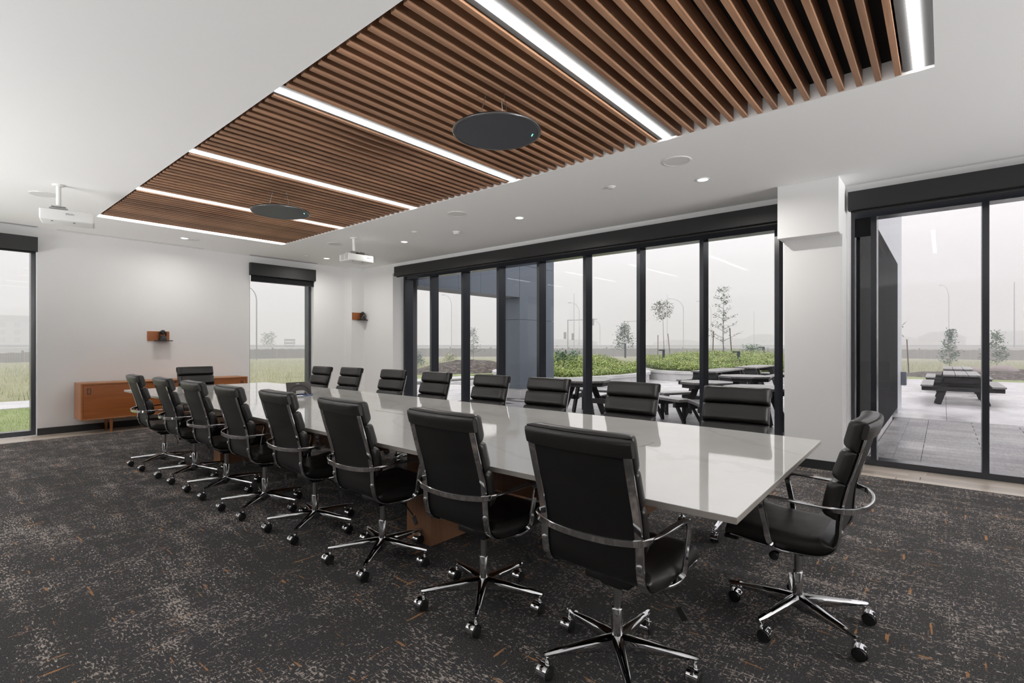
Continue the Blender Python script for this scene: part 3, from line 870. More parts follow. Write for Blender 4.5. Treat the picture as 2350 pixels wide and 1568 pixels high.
# five-star base
bm = bmnew(); lathe(bm, [(.022, .062), (.030, .07), (.036, .085), (.036, .112), (.027, .128), (.0225, .130)], 24)
base = obj('star_base', bm, M['chrome'], ch, True, autos=40)
bm = bmnew(); rings = []
for r_, wd, zt, zb in ((.018, .027, .130, .064), (.05, .026, .129, .068), (.12, .022, .123, .078), (.20, .018, .115, .085), (.27, .0145, .107, .088), (.300, .0115, .103, .090), (.312, .008, .101, .092)):
    hm = (zt + zb) / 2
    rings.append([Vector((-wd * .55, r_, zb)), Vector((wd * .55, r_, zb)), Vector((wd, r_, hm)), Vector((wd * .92, r_, zt - .008)), Vector((wd * .5, r_, zt)), Vector((-wd * .5, r_, zt)), Vector((-wd * .92, r_, zt - .008)), Vector((-wd, r_, hm))])
loft(bm, rings)
arm0 = obj('base_arm', bm, M['chrome'], base, True, autos=45)
for k in range(1, 5): inst('base_arm', arm0, base, (0, 0, 0), (0, 0, 2 * PI * k / 5))
# casters
bm = bmnew()
for s_ in (-1, 1):
    prof = [(.0275, s_ * .006), (.0285, s_ * .010), (.0285, s_ * .020), (.024, s_ * .0265), (.010, s_ * .027)]
    lathe(bm, prof, 24, Matrix.Rotation(R(90), 4, 'Y'))
wheel = bm
c0 = None
hood_bm = bmnew()
# hood: dome over the rear upper half of the wheels
rings = []
for k in range(10):
    a = R(-25 + 205 * k / 9)
    rr = .0315
    rings.append([Vector((x, rr * math.cos(a) * -1 * (1 if True else 1), rr * math.sin(a))) * 1.0 for x in (-.022, -.014, 0, .014, .022)])
R2 = []
for ring in rings:
    inner = [Vector((v_.x, v_.y * .93, v_.z * .93)) for v_ in ring[::-1]]
    R2.append(ring + inner)
loft(hood_bm, R2)
box(hood_bm, -.006, .006, -.026, .026, -.012, .029)
tube(hood_bm, [(0, .018, .020), (0, .018, .050)], .009, 12)
lathe(hood_bm, [(.006, .05), (.006, .068)], 12, Matrix.Translation((0, .018, 0)))
hd = obj('caster', hood_bm, M['chrome'], ch, True, autos=45)
wh = obj('wheel', wheel, M['plastic'], hd, True, autos=40)
cast_all = []
for k in range(5):
    a = 2 * PI * k / 5
    px, py = -.298 * math.sin(a), .298 * math.cos(a)
    if k == 0: c_ = hd
    else:
        c_ = inst('caster', hd, ch); inst('wheel', wh, c_)
    c_.location = (px, py - .018, .0345); cast_all.append(c_)

near = [(1.84, 1.005, -3), (1.86, 1.766, -2), (1.845, 2.60, -3), (1.845, 3.40, -3), (1.815, 4.13, -3), (1.815, 4.90, -2), (1.80, 5.65, -3), (1.765, 6.45, -3)]
labs_near = ['nearest black leather office chair, its back to the camera at the table corner', 'second nearest chair with its back to the camera, left of the nearest one',
             'third chair of the camera-side row, in front of the walnut pedestal', 'fourth chair of the camera-side row counted from the camera', 'fifth chair of the camera-side row, left of the cable spine',
             'sixth chair of the camera-side row counted from the camera', 'second farthest chair of the camera-side row, before the teak sideboard', 'farthest chair of the camera-side row, at the far left table corner']
far = [(3.68, 1.155), (3.62, 1.985), (3.62, 2.84), (3.63, 3.585), (3.66, 4.48), (3.70, 5.33), (3.72, 6.33), (3.64, 6.98)]
labs_far = ['nearest of the chairs facing the camera, in front of the column', 'second nearest chair facing the camera across the table, before picnic benches',
            'third chair facing the camera, beside a window mullion', 'fourth chair facing the camera, before the dark outdoor pier', 'fifth chair facing the camera, at the left window jamb',
            'sixth chair facing the camera, before the white wall strip', 'seventh chair facing the camera, below the corner wall camera', 'farthest chair facing the camera on the window side, behind the touch panel']
spots = []
for (x, y, a), l in zip(near, labs_near): spots.append((x, y, R(-90 + a), l, 'office chairs along the camera side of the table'))
for k, ((x, y), l) in enumerate(zip(far, labs_far)): spots.append((x, y, R(90 + (3, -2, 1, 0, -1, 2, 1, 0)[k]), l, 'office chairs along the window side of the table'))
spots.append((2.685, .52, R(0), 'chair at the near head of the table, seen from the side', None))
spots.append((2.655, 8.04, R(180), 'chair at the far head of the table before the sideboard', None))
BASE_POS = {(round(c_.location.x, 3), round(c_.location.y, 3)): tuple(c_.location) for c_ in cast_all}
ch_proto = tree_copy(ch, (0, 0, 0), 0)
for k, (x, y, rz, l, gp) in enumerate(spots):
    o = ch if k == 0 else tree_copy(ch_proto, (x, y, 0), rz)
    if k == 0: o.location = (x, y, 0); o.rotation_euler = (0, 0, rz)
    o.location.z = .006
    # the five-star base and its casters stay square to the table while the seat swivels
    turn = R((1.5, 1, 1, 2, 2, 1, 2, 2)[k] - near[k][2]) if k < 8 else 0.0
    if turn:
        for c_ in o.children:
            if c_.name.startswith('star_base'): c_.rotation_euler = (0, 0, turn)
            elif c_.name.startswith('caster'):
                q_ = Matrix.Rotation(turn, 3, 'Z') @ Vector(BASE_POS[round(c_.location.x, 3), round(c_.location.y, 3)])
                c_.location = q_; c_.rotation_euler = (0, 0, turn)
    o['label'] = l; o['category'] = 'chair'
    if gp: o['group'] = gp
    elif 'group' in o: del o['group']

for c_ in list(ch_proto.children):
    for g_ in list(c_.children): bpy.data.objects.remove(g_)
    bpy.data.objects.remove(c_)
bpy.data.objects.remove(ch_proto)

# ------------------------------------------------------------------ outdoors: building parts
pf = empty('entrance_portal', (0, 0, 0))
bx('plinth', M['concrete'], 10.47, 12.0, 8.62, 9.30, -.15, .15, pf)
for k, (x0, x1) in enumerate(((10.45, 11.22), (11.226, 12.0))):
    for z0, z1 in ((.15, 2.0), (2.008, 3.45), (3.458, 4.6)):
        bx('cladding_panel', M['panel_dark'], x0, x1, 8.60, 9.32, z0, z1, pf)
xs = [7.02, 8.2, 8.95, 9.7, 10.444]
for a, b in zip(xs, xs[1:]):
    bx('cladding_panel', M['panel_dark'], a, b - .006, 8.60, 8.66, 2.59, 3.45, pf)
    bx('cladding_panel', M['panel_dark'], a, b - .006, 8.60, 8.66, 3.456, 4.6, pf)
bx('soffit', M['soffit'], 7.16, 10.45, 8.66, 9.30, 2.60, 2.66, pf)
tag(pf, 'dark blue-grey panelled entrance portal outside the left part of the window', 'portal')
fn = empty('fin_wall', (0, 0, 0))
bx('plinth', M['concrete'], 6.95, 12.0, .735, 1.28, -.2, .02, fn)
for a, b in ((6.95, 8.9), (8.906, 11.0), (11.006, 13.19)):
    bx('cladding_panel', M['panel_black'], a, b, .72, 1.30, .02, 2.99, fn)
bx('cladding_panel', M['panel_light'], 13.195, 14.5, .72, 1.30, -.2, 4.8, fn)
for a, b in ((6.95, 8.9), (8.906, 11.0), (11.006, 13.19)):
    bx('cladding_panel', M['panel_light'], a, b, .72, 1.30, 2.996, 4.8, fn)
bm = bmnew(); box(bm, 14.2, 14.34, .62, .72, .42, .72, bevel=.01); obj('wall_box', bm, M['galv'], fn)
tag(fn, 'projecting outdoor wall of black panels with light metal cladding beyond', 'wall panel')

# ------------------------------------------------------------------ outdoors: ground
ter = bmnew()
def hgt(x, y):
    d = math.hypot(x, y)
    h = -.22 - .35 * max(0, min(1, (d - 40) / 40))
    h += .10 * noise.noise(Vector((x * .12, y * .12, 0))) * min(1, max(0, (d - 20) / 20))
    h += .25 * math.exp(-(((x - 20.6) / 2.6) ** 2 + ((y - 21.2) / 3.4) ** 2))
    return h
gx = [-60, -30, -15, -8] + [-4 + 2.2 * k for k in range(48)] + [112, 130, 170, 240, 330]
gy = [-90, -60, -40, -30] + [-24 + 2.2 * k for k in range(50)] + [95, 110, 130, 180, 260, 340]
V = [[ter.verts.new((x, y, hgt(x, y) - (.25 if (-4 < x < 8 and -6 < y < 11) else 0))) for y in gy] for x in gx]
for i in range(len(gx) - 1):
    for j in range(len(gy) - 1): ter.faces.new((V[i][j], V[i + 1][j], V[i + 1][j + 1], V[i][j + 1]))
tr = struct(obj('ground', ter, M['meadow'], None, True)); tr['label'] = 'rough green and brown meadow around the building'
def mound(name, cx, cy, rx, ry, top, base_, m, label, cat, seed, nz=.35, kind=None):
    bm = bmnew(); rr = random.Random(seed); ringsn = 9; seg = 36; rings_ = []
    for i in range(ringsn + 1):
        f = i / ringsn
        ring = []
        for k in range(seg):
            a = 2 * PI * k / seg; rr_ = 1 - f * .999
            x = cx + rx * rr_ * math.cos(a); y = cy + ry * rr_ * math.sin(a)
            z = base_ + (top - base_) * (1 - rr_ ** 2) + nz * .25 * noise.noise(Vector((x * 1.4, y * 1.4, seed))) * min(1, f * 3)
            ring.append((x, y, z))
        rings_.append([Vector(p) for p in ring])
    loft(bm, rings_)
    o = obj(name, bm, m, None, True); tag(o, label, cat, kind=kind); return o
mound('mulch_mound', 20.2, 20.4, 3.9, 3.0, .50, -.28, M['mulch'], 'low mound of dark bark mulch beyond the terrace, left', 'mulch', 3, .5)
mound('mulch_mound', 33.6, -4.2, 4.0, 7.0, .16, -.30, M['mulch'], 'wide bed of dark mulch behind the right picnic tables', 'mulch', 5, .6)
# lawn and path behind the room
struct(bx('lawn', M['lawn'], -6, 12.5, 10.55, 16.2, -.5, -.15))
struct(bx('path', M['concrete'], -10, 17, 16.2, 18.2, -.5, -.13))
struct(bx('lawn_strip', M['lawn'], 12.6, 20.0, 17.4, 18.5, -.5, -.12))
struct(bx('lawn_edge', M['lawn'], 27.4, 29.2, -14, 5.0, -.5, -.12))
# terrace: joint bed, planks of stone, then concrete slabs
te = struct(bx('terrace', M['gravel_bed'], 6.95, 27.3, -10, 15.6, -.4, -.118)); te['label'] = 'paved terrace outside the windows'
stone = bx('paver', M['paver'], .003, .247, .004, 1.196, -.118, -.100, te, .002)
firstp = [True]
def lay(src, nm, x, y, sx=1, sy=1):
    if firstp[0] and src is stone:
        firstp[0] = False; src.location = (x, y, 0); src.scale = (sx, sy, 1); return
    o = inst(nm, src, te, (x, y, 0)); o.scale = (sx, sy, 1)
for i in range(22):
    x = 6.98 + .25 * i
    lay(stone, 'paver', x, .485, 1, .235 / 1.2)
    lay(stone, 'paver', x, .21, 1, .275 / 1.2)
    y = .21 - 1.2 - (.6 if i % 2 else 0)
    if i % 2: lay(stone, 'paver', x, .21 - .6, 1, .5)
    while y > -3.4: lay(stone, 'paver', x, y); y -= 1.2
for i in range(22):
    x = 6.98 + .25 * i
    y = 1.35 if i % 2 else 1.35
    if i % 2: lay(stone, 'paver', x, y, 1, .5); y += .6
    while y < 7.4: lay(stone, 'paver', x, y); y += 1.2
slab = bx('slab', M['concrete'], .003, 2.447, .003, 2.447, -.118, -.099, te, .002)
fs = True
for i in range(6):
    for j in range(-4, 6):
        x, y = 12.5 + 2.45 * i, -.05 + 2.45 * j
        if fs: slab.location = (x, y, 0); fs = False
        else: inst('slab', slab, te, (x, y, 0))
for j in range(3): inst('slab', slab, te, (7.4 + 2.45 * j, 9.4, 0)); inst('slab', slab, te, (7.4 + 2.45 * j, 11.9, 0))

# planters: curved concrete walls filled with soil and plants
def smooth_loop(P, per=8):
    Q = [Vector((x, y, 0)) for x, y in P]; k_ = len(Q); out = []
    for i in range(k_):
        a, b, c_, d_ = Q[i - 1], Q[i], Q[(i + 1) % k_], Q[(i + 2) % k_]
        for k in range(per):
            t = k / per
            out.append(.5 * ((2 * b) + (c_ - a) * t + (2 * a - 5 * b + 4 * c_ - d_) * t * t + (3 * b - a - 3 * c_ + d_) * t ** 3))
    return out
def inside(x, y, L):
    c_ = False; j = len(L) - 1
    for i in range(len(L)):
        if (L[i].y > y) != (L[j].y > y) and x < (L[j].x - L[i].x) * (y - L[i].y) / (L[j].y - L[i].y) + L[i].x: c_ = not c_
        j = i
    return c_
def leaves(name, m, pts, size, parent=None, blade=False, seed=1, flat=.5):
    """many small leaf quads or grass blades joined in one mesh"""
    rr = random.Random(seed); vs = []; fs_ = []
    for (x, y, z) in pts:
        s_ = size * (.6 + .8 * rr.random()); a = rr.random() * 2 * PI
        if blade:
            h_ = s_ * (1 + rr.random()); wd = s_ * .07
            dx, dy = math.cos(a) * wd, math.sin(a) * wd; lx, ly = rr.uniform(-.35, .35) * h_, rr.uniform(-.35, .35) * h_
            b = len(vs); vs += [(x - dx, y - dy, z), (x + dx, y + dy, z), (x + lx, y + ly, z + h_)]; fs_.append((b, b + 1, b + 2))
        else:
            t = Vector((math.cos(a), math.sin(a), rr.uniform(-.7, .9))).normalized(); q = Vector((-math.sin(a), math.cos(a), rr.uniform(-.6, .6))).normalized()
            p = Vector((x, y, z)); b = len(vs)
            vs += [p - t * s_ * .5, p + q * s_ * .22, p + t * s_ * .5, p - q * s_ * .22]; fs_.append((b, b + 1, b + 2, b + 3))
    me = bpy.data.meshes.new(name); me.from_pydata([tuple(v_) for v_ in vs], [], fs_); me.materials.append(m)
    o = bpy.data.objects.new(name, me); COL.objects.link(o)
    if parent: o.parent = parent
    o['kind'] = 'stuff'
    return o
def planter(P, peak, pk, label, seed, npl, soil_lab):
    L = smooth_loop(P); k_ = len(L)
    cx = sum(p.x for p in L) / k_; cy = sum(p.y for p in L) / k_; cen = Vector((cx, cy, 0))
    o = empty('planter', (0, 0, 0))
    # wall
    rings_ = []
    for i, p in enumerate(L + [L[0]]):
        i_ = i % k_
        t = (L[(i_ + 1) % k_] - L[i_ - 1]).normalized(); nn = Vector((t.y, -t.x, 0))
        if nn.dot(p - cen) < 0: nn = -nn
        rings_.append([Vector((*(p - nn * .22).xy, -.2)), Vector((*p.xy, -.2)), Vector((*p.xy, .20)), Vector((*(p - nn * .22).xy, .20))])
    obj('wall', loft(bmnew(), rings_, cap=False), M['concrete'], o, True, autos=30)
    rings_ = [[Vector((*(r_[1] * 1.0).xy, .20)) + (r_[1] - r_[0]).normalized() * .05, Vector((*r_[1].xy, .30)) + (r_[1] - r_[0]).normalized() * .05,
               Vector((*r_[0].xy, .30)) - (r_[1] - r_[0]).normalized() * .05, Vector((*r_[0].xy, .20)) - (r_[1] - r_[0]).normalized() * .05] for r_ in rings_]
    for r_ in rings_:
        for q in (0, 3): r_[q].z = .20
        for q in (1, 2): r_[q].z = .30
    obj('coping', loft(bmnew(), rings_, cap=False), M['panel_light'] if False else M['concrete'], o, True, autos=30)
    def hz(x, y): return .22 + peak * math.exp(-(((x - pk[0]) / pk[2]) ** 2 + ((y - pk[1]) / pk[3]) ** 2))
    bm = bmnew(); rr_ = []
    for f in (.985, .9, .8, .65, .5, .35, .2, .08, .01):
        ring = []
        for p in L:
            q = cen + (p - cen) * f; ring.append(Vector((q.x, q.y, hz(q.x, q.y) if f < .98 else .2)))
        rr_.append(ring)
    obj('soil', loft(bm, rr_), M['soil'], o, True)
    tag(o, label, 'planter')
    rnd_ = random.Random(seed); pts = []
    x0, x1 = min(p.x for p in L), max(p.x for p in L); y0, y1 = min(p.y for p in L), max(p.y for p in L)
    while len(pts) < npl:
        x, y = rnd_.uniform(x0, x1), rnd_.uniform(y0, y1)
        q = cen + (Vector((x, y, 0)) - cen) * 1.09
        if inside(q.x, q.y, L):
            cl_ = noise.noise(Vector((x * .9, y * .9, seed)))
            if cl_ > -.35:
                pts.append((x, y, hz(x, y) + rnd_.random() * (.16 + .28 * max(0, cl_ + .2))))
    pl_ = leaves('groundcover', M['leaf_shrub'], pts, .078, None, False, seed)
    tag(pl_, soil_lab, 'plants', kind='stuff')
    g_ = leaves('tall_grass', M['grass'], [(x, y, z - .1) for x, y, z in pts[::12] if math.hypot(x - pk[0], y - pk[1]) < max(pk[2], pk[3]) * 1.5], .15, None, True, seed + 1)
    tag(g_, 'wispy tall grass standing up from the ' + ('left' if seed == 11 else 'right') + ' planter', 'grass', kind='stuff')
planter([(13.2, 8.9), (14.6, 8.55), (16.4, 8.35), (18.6, 8.75), (20.6, 10.2), (21.8, 12.4), (21.0, 14.4), (18.2, 15.2), (15.6, 14.2), (14.0, 12.4), (13.1, 10.4)], .42, (18.6, 13.0, 4, 3),
        'round concrete planter wall on the left side of the terrace', 11, 42000, 'low yellow-green groundcover filling the left planter')
planter([(19.6, 6.3), (19.3, 8.0), (19.9, 9.3), (21.6, 10.6), (24.2, 12.2), (28.5, 13.8), (33, 12.8), (36, 9.0), (33.5, 4.8), (28, 3.2), (23, 3.4), (20.8, 4.6)], .52, (27.5, 8.6, 6, 5),
        'long curved concrete planter wall behind the picnic tables', 12, 84000, 'low yellow-green groundcover filling the long right planter')

# meadow grass and lawn tufts
rg = random.Random(5)
pts = []
while len(pts) < 46000:
    x = rg.uniform(-3, 75); y = rg.uniform(19, 75); d = math.hypot(x, y)
    if d < 72 and rg.random() < min(1, (32 / d) ** 1.1) and y > 18.6: pts.append((x, y, hgt(x, y) - .03))
mg = leaves('meadow_grass', M['grass'], pts, .15, None, True, 8); tag(mg, 'tall unmown grass of the meadow beyond the path', 'grass', kind='stuff')
pts = []
while len(pts) < 20000:
    x = rg.uniform(38, 72); y = rg.uniform(-16, 24)
    pts.append((x, y, hgt(x, y) - .03))
mg = leaves('meadow_grass', M['grass'], pts, .16, None, True, 9); tag(mg, 'unmown grass between the terrace and the wooden fence', 'grass', kind='stuff')
pts = [(rg.uniform(-1, 8.5), rg.uniform(10.9, 16.1), -.152) for _ in range(22000)]
lg = leaves('lawn_grass', M['leaf_lawn'], pts, .035, None, True, 10); tag(lg, 'short bright green mown grass outside the left window', 'grass', kind='stuff')

# ------------------------------------------------------------------ outdoors: picnic tables
def plank_b(bm, c, sx, sy, sz, rz=0, ry=0, rx=0):
    mt = Matrix.Translation(c) @ Matrix.Rotation(rz, 4, 'Z') @ Matrix.Rotation(ry, 4, 'Y') @ Matrix.Rotation(rx, 4, 'X')
    return box(bm, -sx / 2, sx / 2, -sy / 2, sy / 2, -sz / 2, sz / 2, mt)
def picnic(name, loc, rz, L_=2.5, label='', group=None):
    o = empty(name, loc, rz)
    for k in range(3):
        obj('top_plank', plank_b(bmnew(), (0, -.225 + .225 * k, .70), L_, .215, .038), M['picnic_top'], o)
    for s_ in (-1, 1):
        obj('bench_plank', plank_b(bmnew(), (0, s_ * .63, .445), L_, .235, .038), M['picnic_top'], o)
    for x in (-L_ / 2 + .12, -L_ / 2 + .42, L_ / 2 - .42, L_ / 2 - .12):
        obj('cross_beam', plank_b(bmnew(), (x, 0, .375), .045, 1.46, .10), M['picnic'], o)
        for s_ in (-1, 1):
            obj('leg', plank_b(bmnew(), (x + .04, s_ * .335, .34), .045, .135, .70, rx=s_ * R(17)), M['picnic'], o)
        if abs(x) > L_ / 2 - .2:
            obj('apron_board', plank_b(bmnew(), (x - .03, 0, .60), .04, .62, .15), M['picnic'], o)
    tag(o, label, 'picnic table', group)
    return o
picnic('picnic_table', (16.95, -.33, -.099), 0, label='nearer dark picnic table with grey top outside the right window')
picnic('picnic_table', (20.95, -.33, -.099), 0, label='farther picnic table behind another, outside the right window')
picnic('picnic_table', (14.9, 4.88, -.099), 0, label='long picnic table before the curved planter, left one')
picnic('picnic_table', (18.3, 4.80, -.099), 0, label='long picnic table farthest back beside the planter')
def octa(loc, rz, r_, benches, label):
    o = empty('octagonal_picnic_table', loc, rz)
    bm = prism(bmnew(), [(r_ * math.cos(PI / 8 + PI / 4 * k), r_ * math.sin(PI / 8 + PI / 4 * k)) for k in range(8)], .675, .715)
    obj('tabletop', bm, M['picnic_top'], o)
    bm = prism(bmnew(), [(r_ * .93 * math.cos(PI / 8 + PI / 4 * k), r_ * .93 * math.sin(PI / 8 + PI / 4 * k)) for k in range(8)], .60, .675)
    obj('apron_board', bm, M['picnic'], o)
    for k in range(4):
        a = PI / 4 + k * PI / 2
        mt = Matrix.Rotation(a, 4, 'Z')
        bm = box(bmnew(), -.055, .055, -.02, .02, 0, .66, mt @ Matrix.Translation((r_ * .85, 0, 0)) @ Matrix.Rotation(R(-22), 4, 'Y'))
        obj('leg', bm, M['picnic'], o)
    for k in benches:
        a = k * PI / 2; rb = r_ + .36
        mt = Matrix.Rotation(a, 4, 'Z') @ Matrix.Translation((rb, 0, 0))
        obj('bench_plank', box(bmnew(), -.14, .14, -.42, .42, .40, .445, mt), M['picnic_top'], o)
        for s_ in (-1, 1):
            bm = bmnew()
            box(bm, -.09, -.05, s_ * .30 - .03, s_ * .30 + .03, 0, .40, mt)
            mm = mt @ Matrix.Translation((.02, s_ * .30, .20)) @ Matrix.Rotation(R(28), 4, 'Y')
            box(bm, -.022, .022, -.03, .03, -.21, .21, mm)
            box(bm, -.12, .15, s_ * .30 - .03, s_ * .30 + .03, .30, .40, mt)
            obj('bench_leg', bm, M['picnic'], o)
            obj('cross_beam', box(bmnew(), -rb + .2, -.08, s_ * .30 - .025, s_ * .30 + .025, .29, .38, mt), M['picnic'], o)
    tag(o, label, 'picnic table', None); return o
octa((9.78, 3.44, -.1), R(62), .50, [0, 1], 'eight-sided picnic table left of the window mullion, bench in front')
octa((9.15, 2.36, -.1), R(35), .55, [1], 'eight-sided picnic table nearest the glass behind the nearest facing chair')
octa((12.3, 3.45, -.1), R(8), .58, [0, 2], 'eight-sided picnic table between the long picnic tables')
octa((8.75, 5.55, -.1), R(12), .55, [0, 1, 3], 'eight-sided picnic table before the round planter, behind a mullion')

# ------------------------------------------------------------------ outdoors: trees, stakes, bollards
def tree(name, loc, h_, crown0, width, m, label, kind, seed, nl, lean=0.0, lsize=.16, group=None):
    rr = random.Random(seed)
    o = empty(name, loc)
    pts = []; rad = []
    for k in range(8):
        f = k / 7; pts.append((lean * f * h_ + .03 * h_ * math.sin(f * 5 + seed) * .3, .02 * h_ * math.sin(f * 4 + seed * 2) * .3, f * h_)); rad.append(max(.006, (.012 + .008 * h_ / 4) * h_ / 3 * (1 - f * .85)))
    bm = tube(bmnew(), pts, rad, 7)
    tips = []
    nb = 26 if kind != 'umbrella' else 16
    for k in range(nb):
        f = crown0 + (1 - crown0) * (k + rr.random()) / nb
        f = min(f, .97)
        i = min(6, int(f * 7)); b = Vector(pts[i]).lerp(Vector(pts[i + 1]), f * 7 - i)
        g_ = (f - crown0) / (1 - crown0)
        if kind == 'cone': ln = width * (1.0 - g_ * .85) * .5
        elif kind == 'ball': ln = width * .5 * math.sin(PI * min(1, .15 + g_ * .8)) ** .7
        elif kind == 'umbrella': ln = width * .5 * (.5 + .5 * rr.random())
        else: ln = width * .5 * (1.0 - .7 * g_) * (.4 + .8 * rr.random())
        a = k * 2.4 + rr.random()
        up = {'cone': .35, 'ball': .7, 'umbrella': .25, 'sparse': .55}[kind]
        e_ = b + Vector((math.cos(a), math.sin(a), up)) * ln
        mid_ = b.lerp(e_, .5) + Vector((0, 0, -.04 * ln))
        tube(bm, [b, mid_, e_], [.008 * h_ / 3, .006 * h_ / 3, .003], 4)
        tips.append((b, mid_, e_, ln))
    obj('trunk', bm, M['bark'], o, True)
    lp = []
    for k in range(nl):
        b, mid_, e_, ln = tips[rr.randrange(len(tips))]
        t = rr.random() ** .6
        p = b.lerp(e_, .25 + .8 * t)
        s_ = .10 * width * (.5 if kind == 'sparse' else 1)
        lp.append((p.x + rr.gauss(0, s_), p.y + rr.gauss(0, s_), p.z + rr.gauss(0, s_ * .8)))
    leaves('foliage', m, lp, lsize, o, False, seed + 50)
    tag(o, label, 'tree', group)
    return o
tree('young_tree', (31.7, 16.75, .50), 2.15, .22, 1.5, M['leaf_blue'], 'bushy blue-green young tree left of the window mullion', 'cone', 1, 900, 0, .15)
tree('young_tree', (34.4, 15.1, .55), 3.75, .66, 1.2, M['leaf_tree'], 'leaning young tree with a small tuft crown between two stakes', 'ball', 2, 420, -.035, .17)
tree('young_tree', (27.87, 8.9, .45), 3.95, .22, 1.6, M['leaf_tree'], 'tall sparse young tree in the planter, between two stakes', 'sparse', 3, 640, .0, .11)
tree('young_tree', (39.6, -.3, -.2), 2.45, .15, 1.0, M['leaf_green'], 'green young tree behind the right picnic table', 'cone', 4, 700, 0, .16)
tree('young_tree', (41.4, -2.4, -.2), 2.35, .15, 1.2, M['leaf_green'], 'green young tree just right of the last window mullion', 'cone', 5, 700, 0, .16)
tree('young_tree', (44.0, -5.0, -.2), 2.4, .15, 1.2, M['leaf_green'], 'green young tree at the right edge of the picture', 'cone', 15, 500, 0, .16)
tree('young_tree', (27.1, 26.8, -.2), 2.75, .30, 1.3, M['leaf_blue'], 'feathery young tree beyond the mulch mound', 'cone', 6, 500, 0, .13)
tree('young_tree', (22.3, 1.55, -.15), 3.2, .45, 1.2, M['leaf_tree'], 'sparse tree half hidden by the projecting outdoor wall', 'sparse', 7, 420, 0, .10)
tree('street_tree', (33.9, 75.9, .0), 3.0, .42, 2.0, M['leaf_green'], 'wide flat-crowned tree beyond the fence, centre of the narrow window', 'umbrella', 8, 700, 0, .24)
tree('street_tree', (38.4, 71.5, .0), 3.4, .35, 1.8, M['leaf_tree'], 'grey sparse tree beyond the fence at the right of the narrow window', 'umbrella', 9, 380, 0, .22)
tree('garden_shrub', (21.7, 26.9, -.25), .95, .05, 1.6, M['leaf_blue'], 'low bluish shrub at the left edge of the wide window', 'cone', 10, 800, 0, .14)
tree('garden_shrub', (23.6, 25.6, -.25), .9, .05, 1.5, M['grass'], 'pale dry shrub between the first two mullions', 'cone', 20, 600, 0, .14)
tree('garden_shrub', (32.0, 8.6, .5), .6, .05, 1.1, M['leaf_green'], 'round dark green shrub in the long planter', 'ball', 11, 600, 0, .12)
tree('garden_shrub', (16.6, 11.3, .35), .55, .05, 1.0, M['leaf_green'], 'leafy green shrub standing in the left planter', 'ball', 12, 500, 0, .12)
def stake(x0, y0, z0, dx, dy, h_, label):
    o = obj('tree_stake', tube(bmnew(), [(0, 0, 0), (dx, dy, h_)], .028, 8), M['stake'], None, True, loc=(x0, y0, z0)); tag(o, label, 'stake', None)
stake(34.2, 15.45, .5, .02, 0, 1.55, 'left wooden stake beside the leaning tuft-crowned tree')
stake(34.7, 14.75, .5, -.12, .12, 1.65, 'right wooden stake beside the leaning tuft-crowned tree')
stake(27.5, 9.35, .40, .03, -.03, 1.68, 'left wooden stake beside the tall sparse tree')
stake(28.15, 8.55, .45, -.08, .10, 1.80, 'right wooden stake beside the tall sparse tree')
stake(35.5, 1.45, -.2, -.08, .08, 1.85, 'lone wooden stake beside the projecting outdoor wall')
def bollard(x, y, z0, h_, label):
    o = empty('bollard_light', (x, y, z0), R(40))
    bx('post', M['bollard'], -.05, .05, -.05, .05, 0, h_, o, .006)
    bx('head', M['bollard'], -.05, .05, -.05, .24, h_ - .06, h_, o, .006)
    tag(o, label, 'bollard light', 'dark bollard lights in the planting')
bollard(23.9, 10.5, .45, .66, 'dark bollard light below the tuft-crowned tree')
bollard(23.1, 6.75, .40, .66, 'dark bollard light right of the tall sparse tree')
bollard(30.5, 7.6, .62, .62, 'dark bollard light nearest the right window mullion')
bollard(30.4, 16.0, .5, .95, 'dark bollard light under the bushy blue-green tree')
rrk = random.Random(4)
for x, y, s_, lab in ((33.2, -2.2, .55, 'large pinkish boulder on the mulch behind the right mullion'), (31.9, -1.1, .38, 'pale boulder beside the pinkish one on the mulch')):
    bm = bmnew(); bmesh.ops.create_icosphere(bm, subdivisions=3, radius=s_)
    for v_ in bm.verts:
        v_.co *= 1 + .35 * noise.noise(v_.co * 1.3 + Vector((s_, 0, 0))); v_.co.z *= .55
    o = obj('boulder', bm, M['rock'], None, True, loc=(x, y, .12)); tag(o, lab, 'boulder')

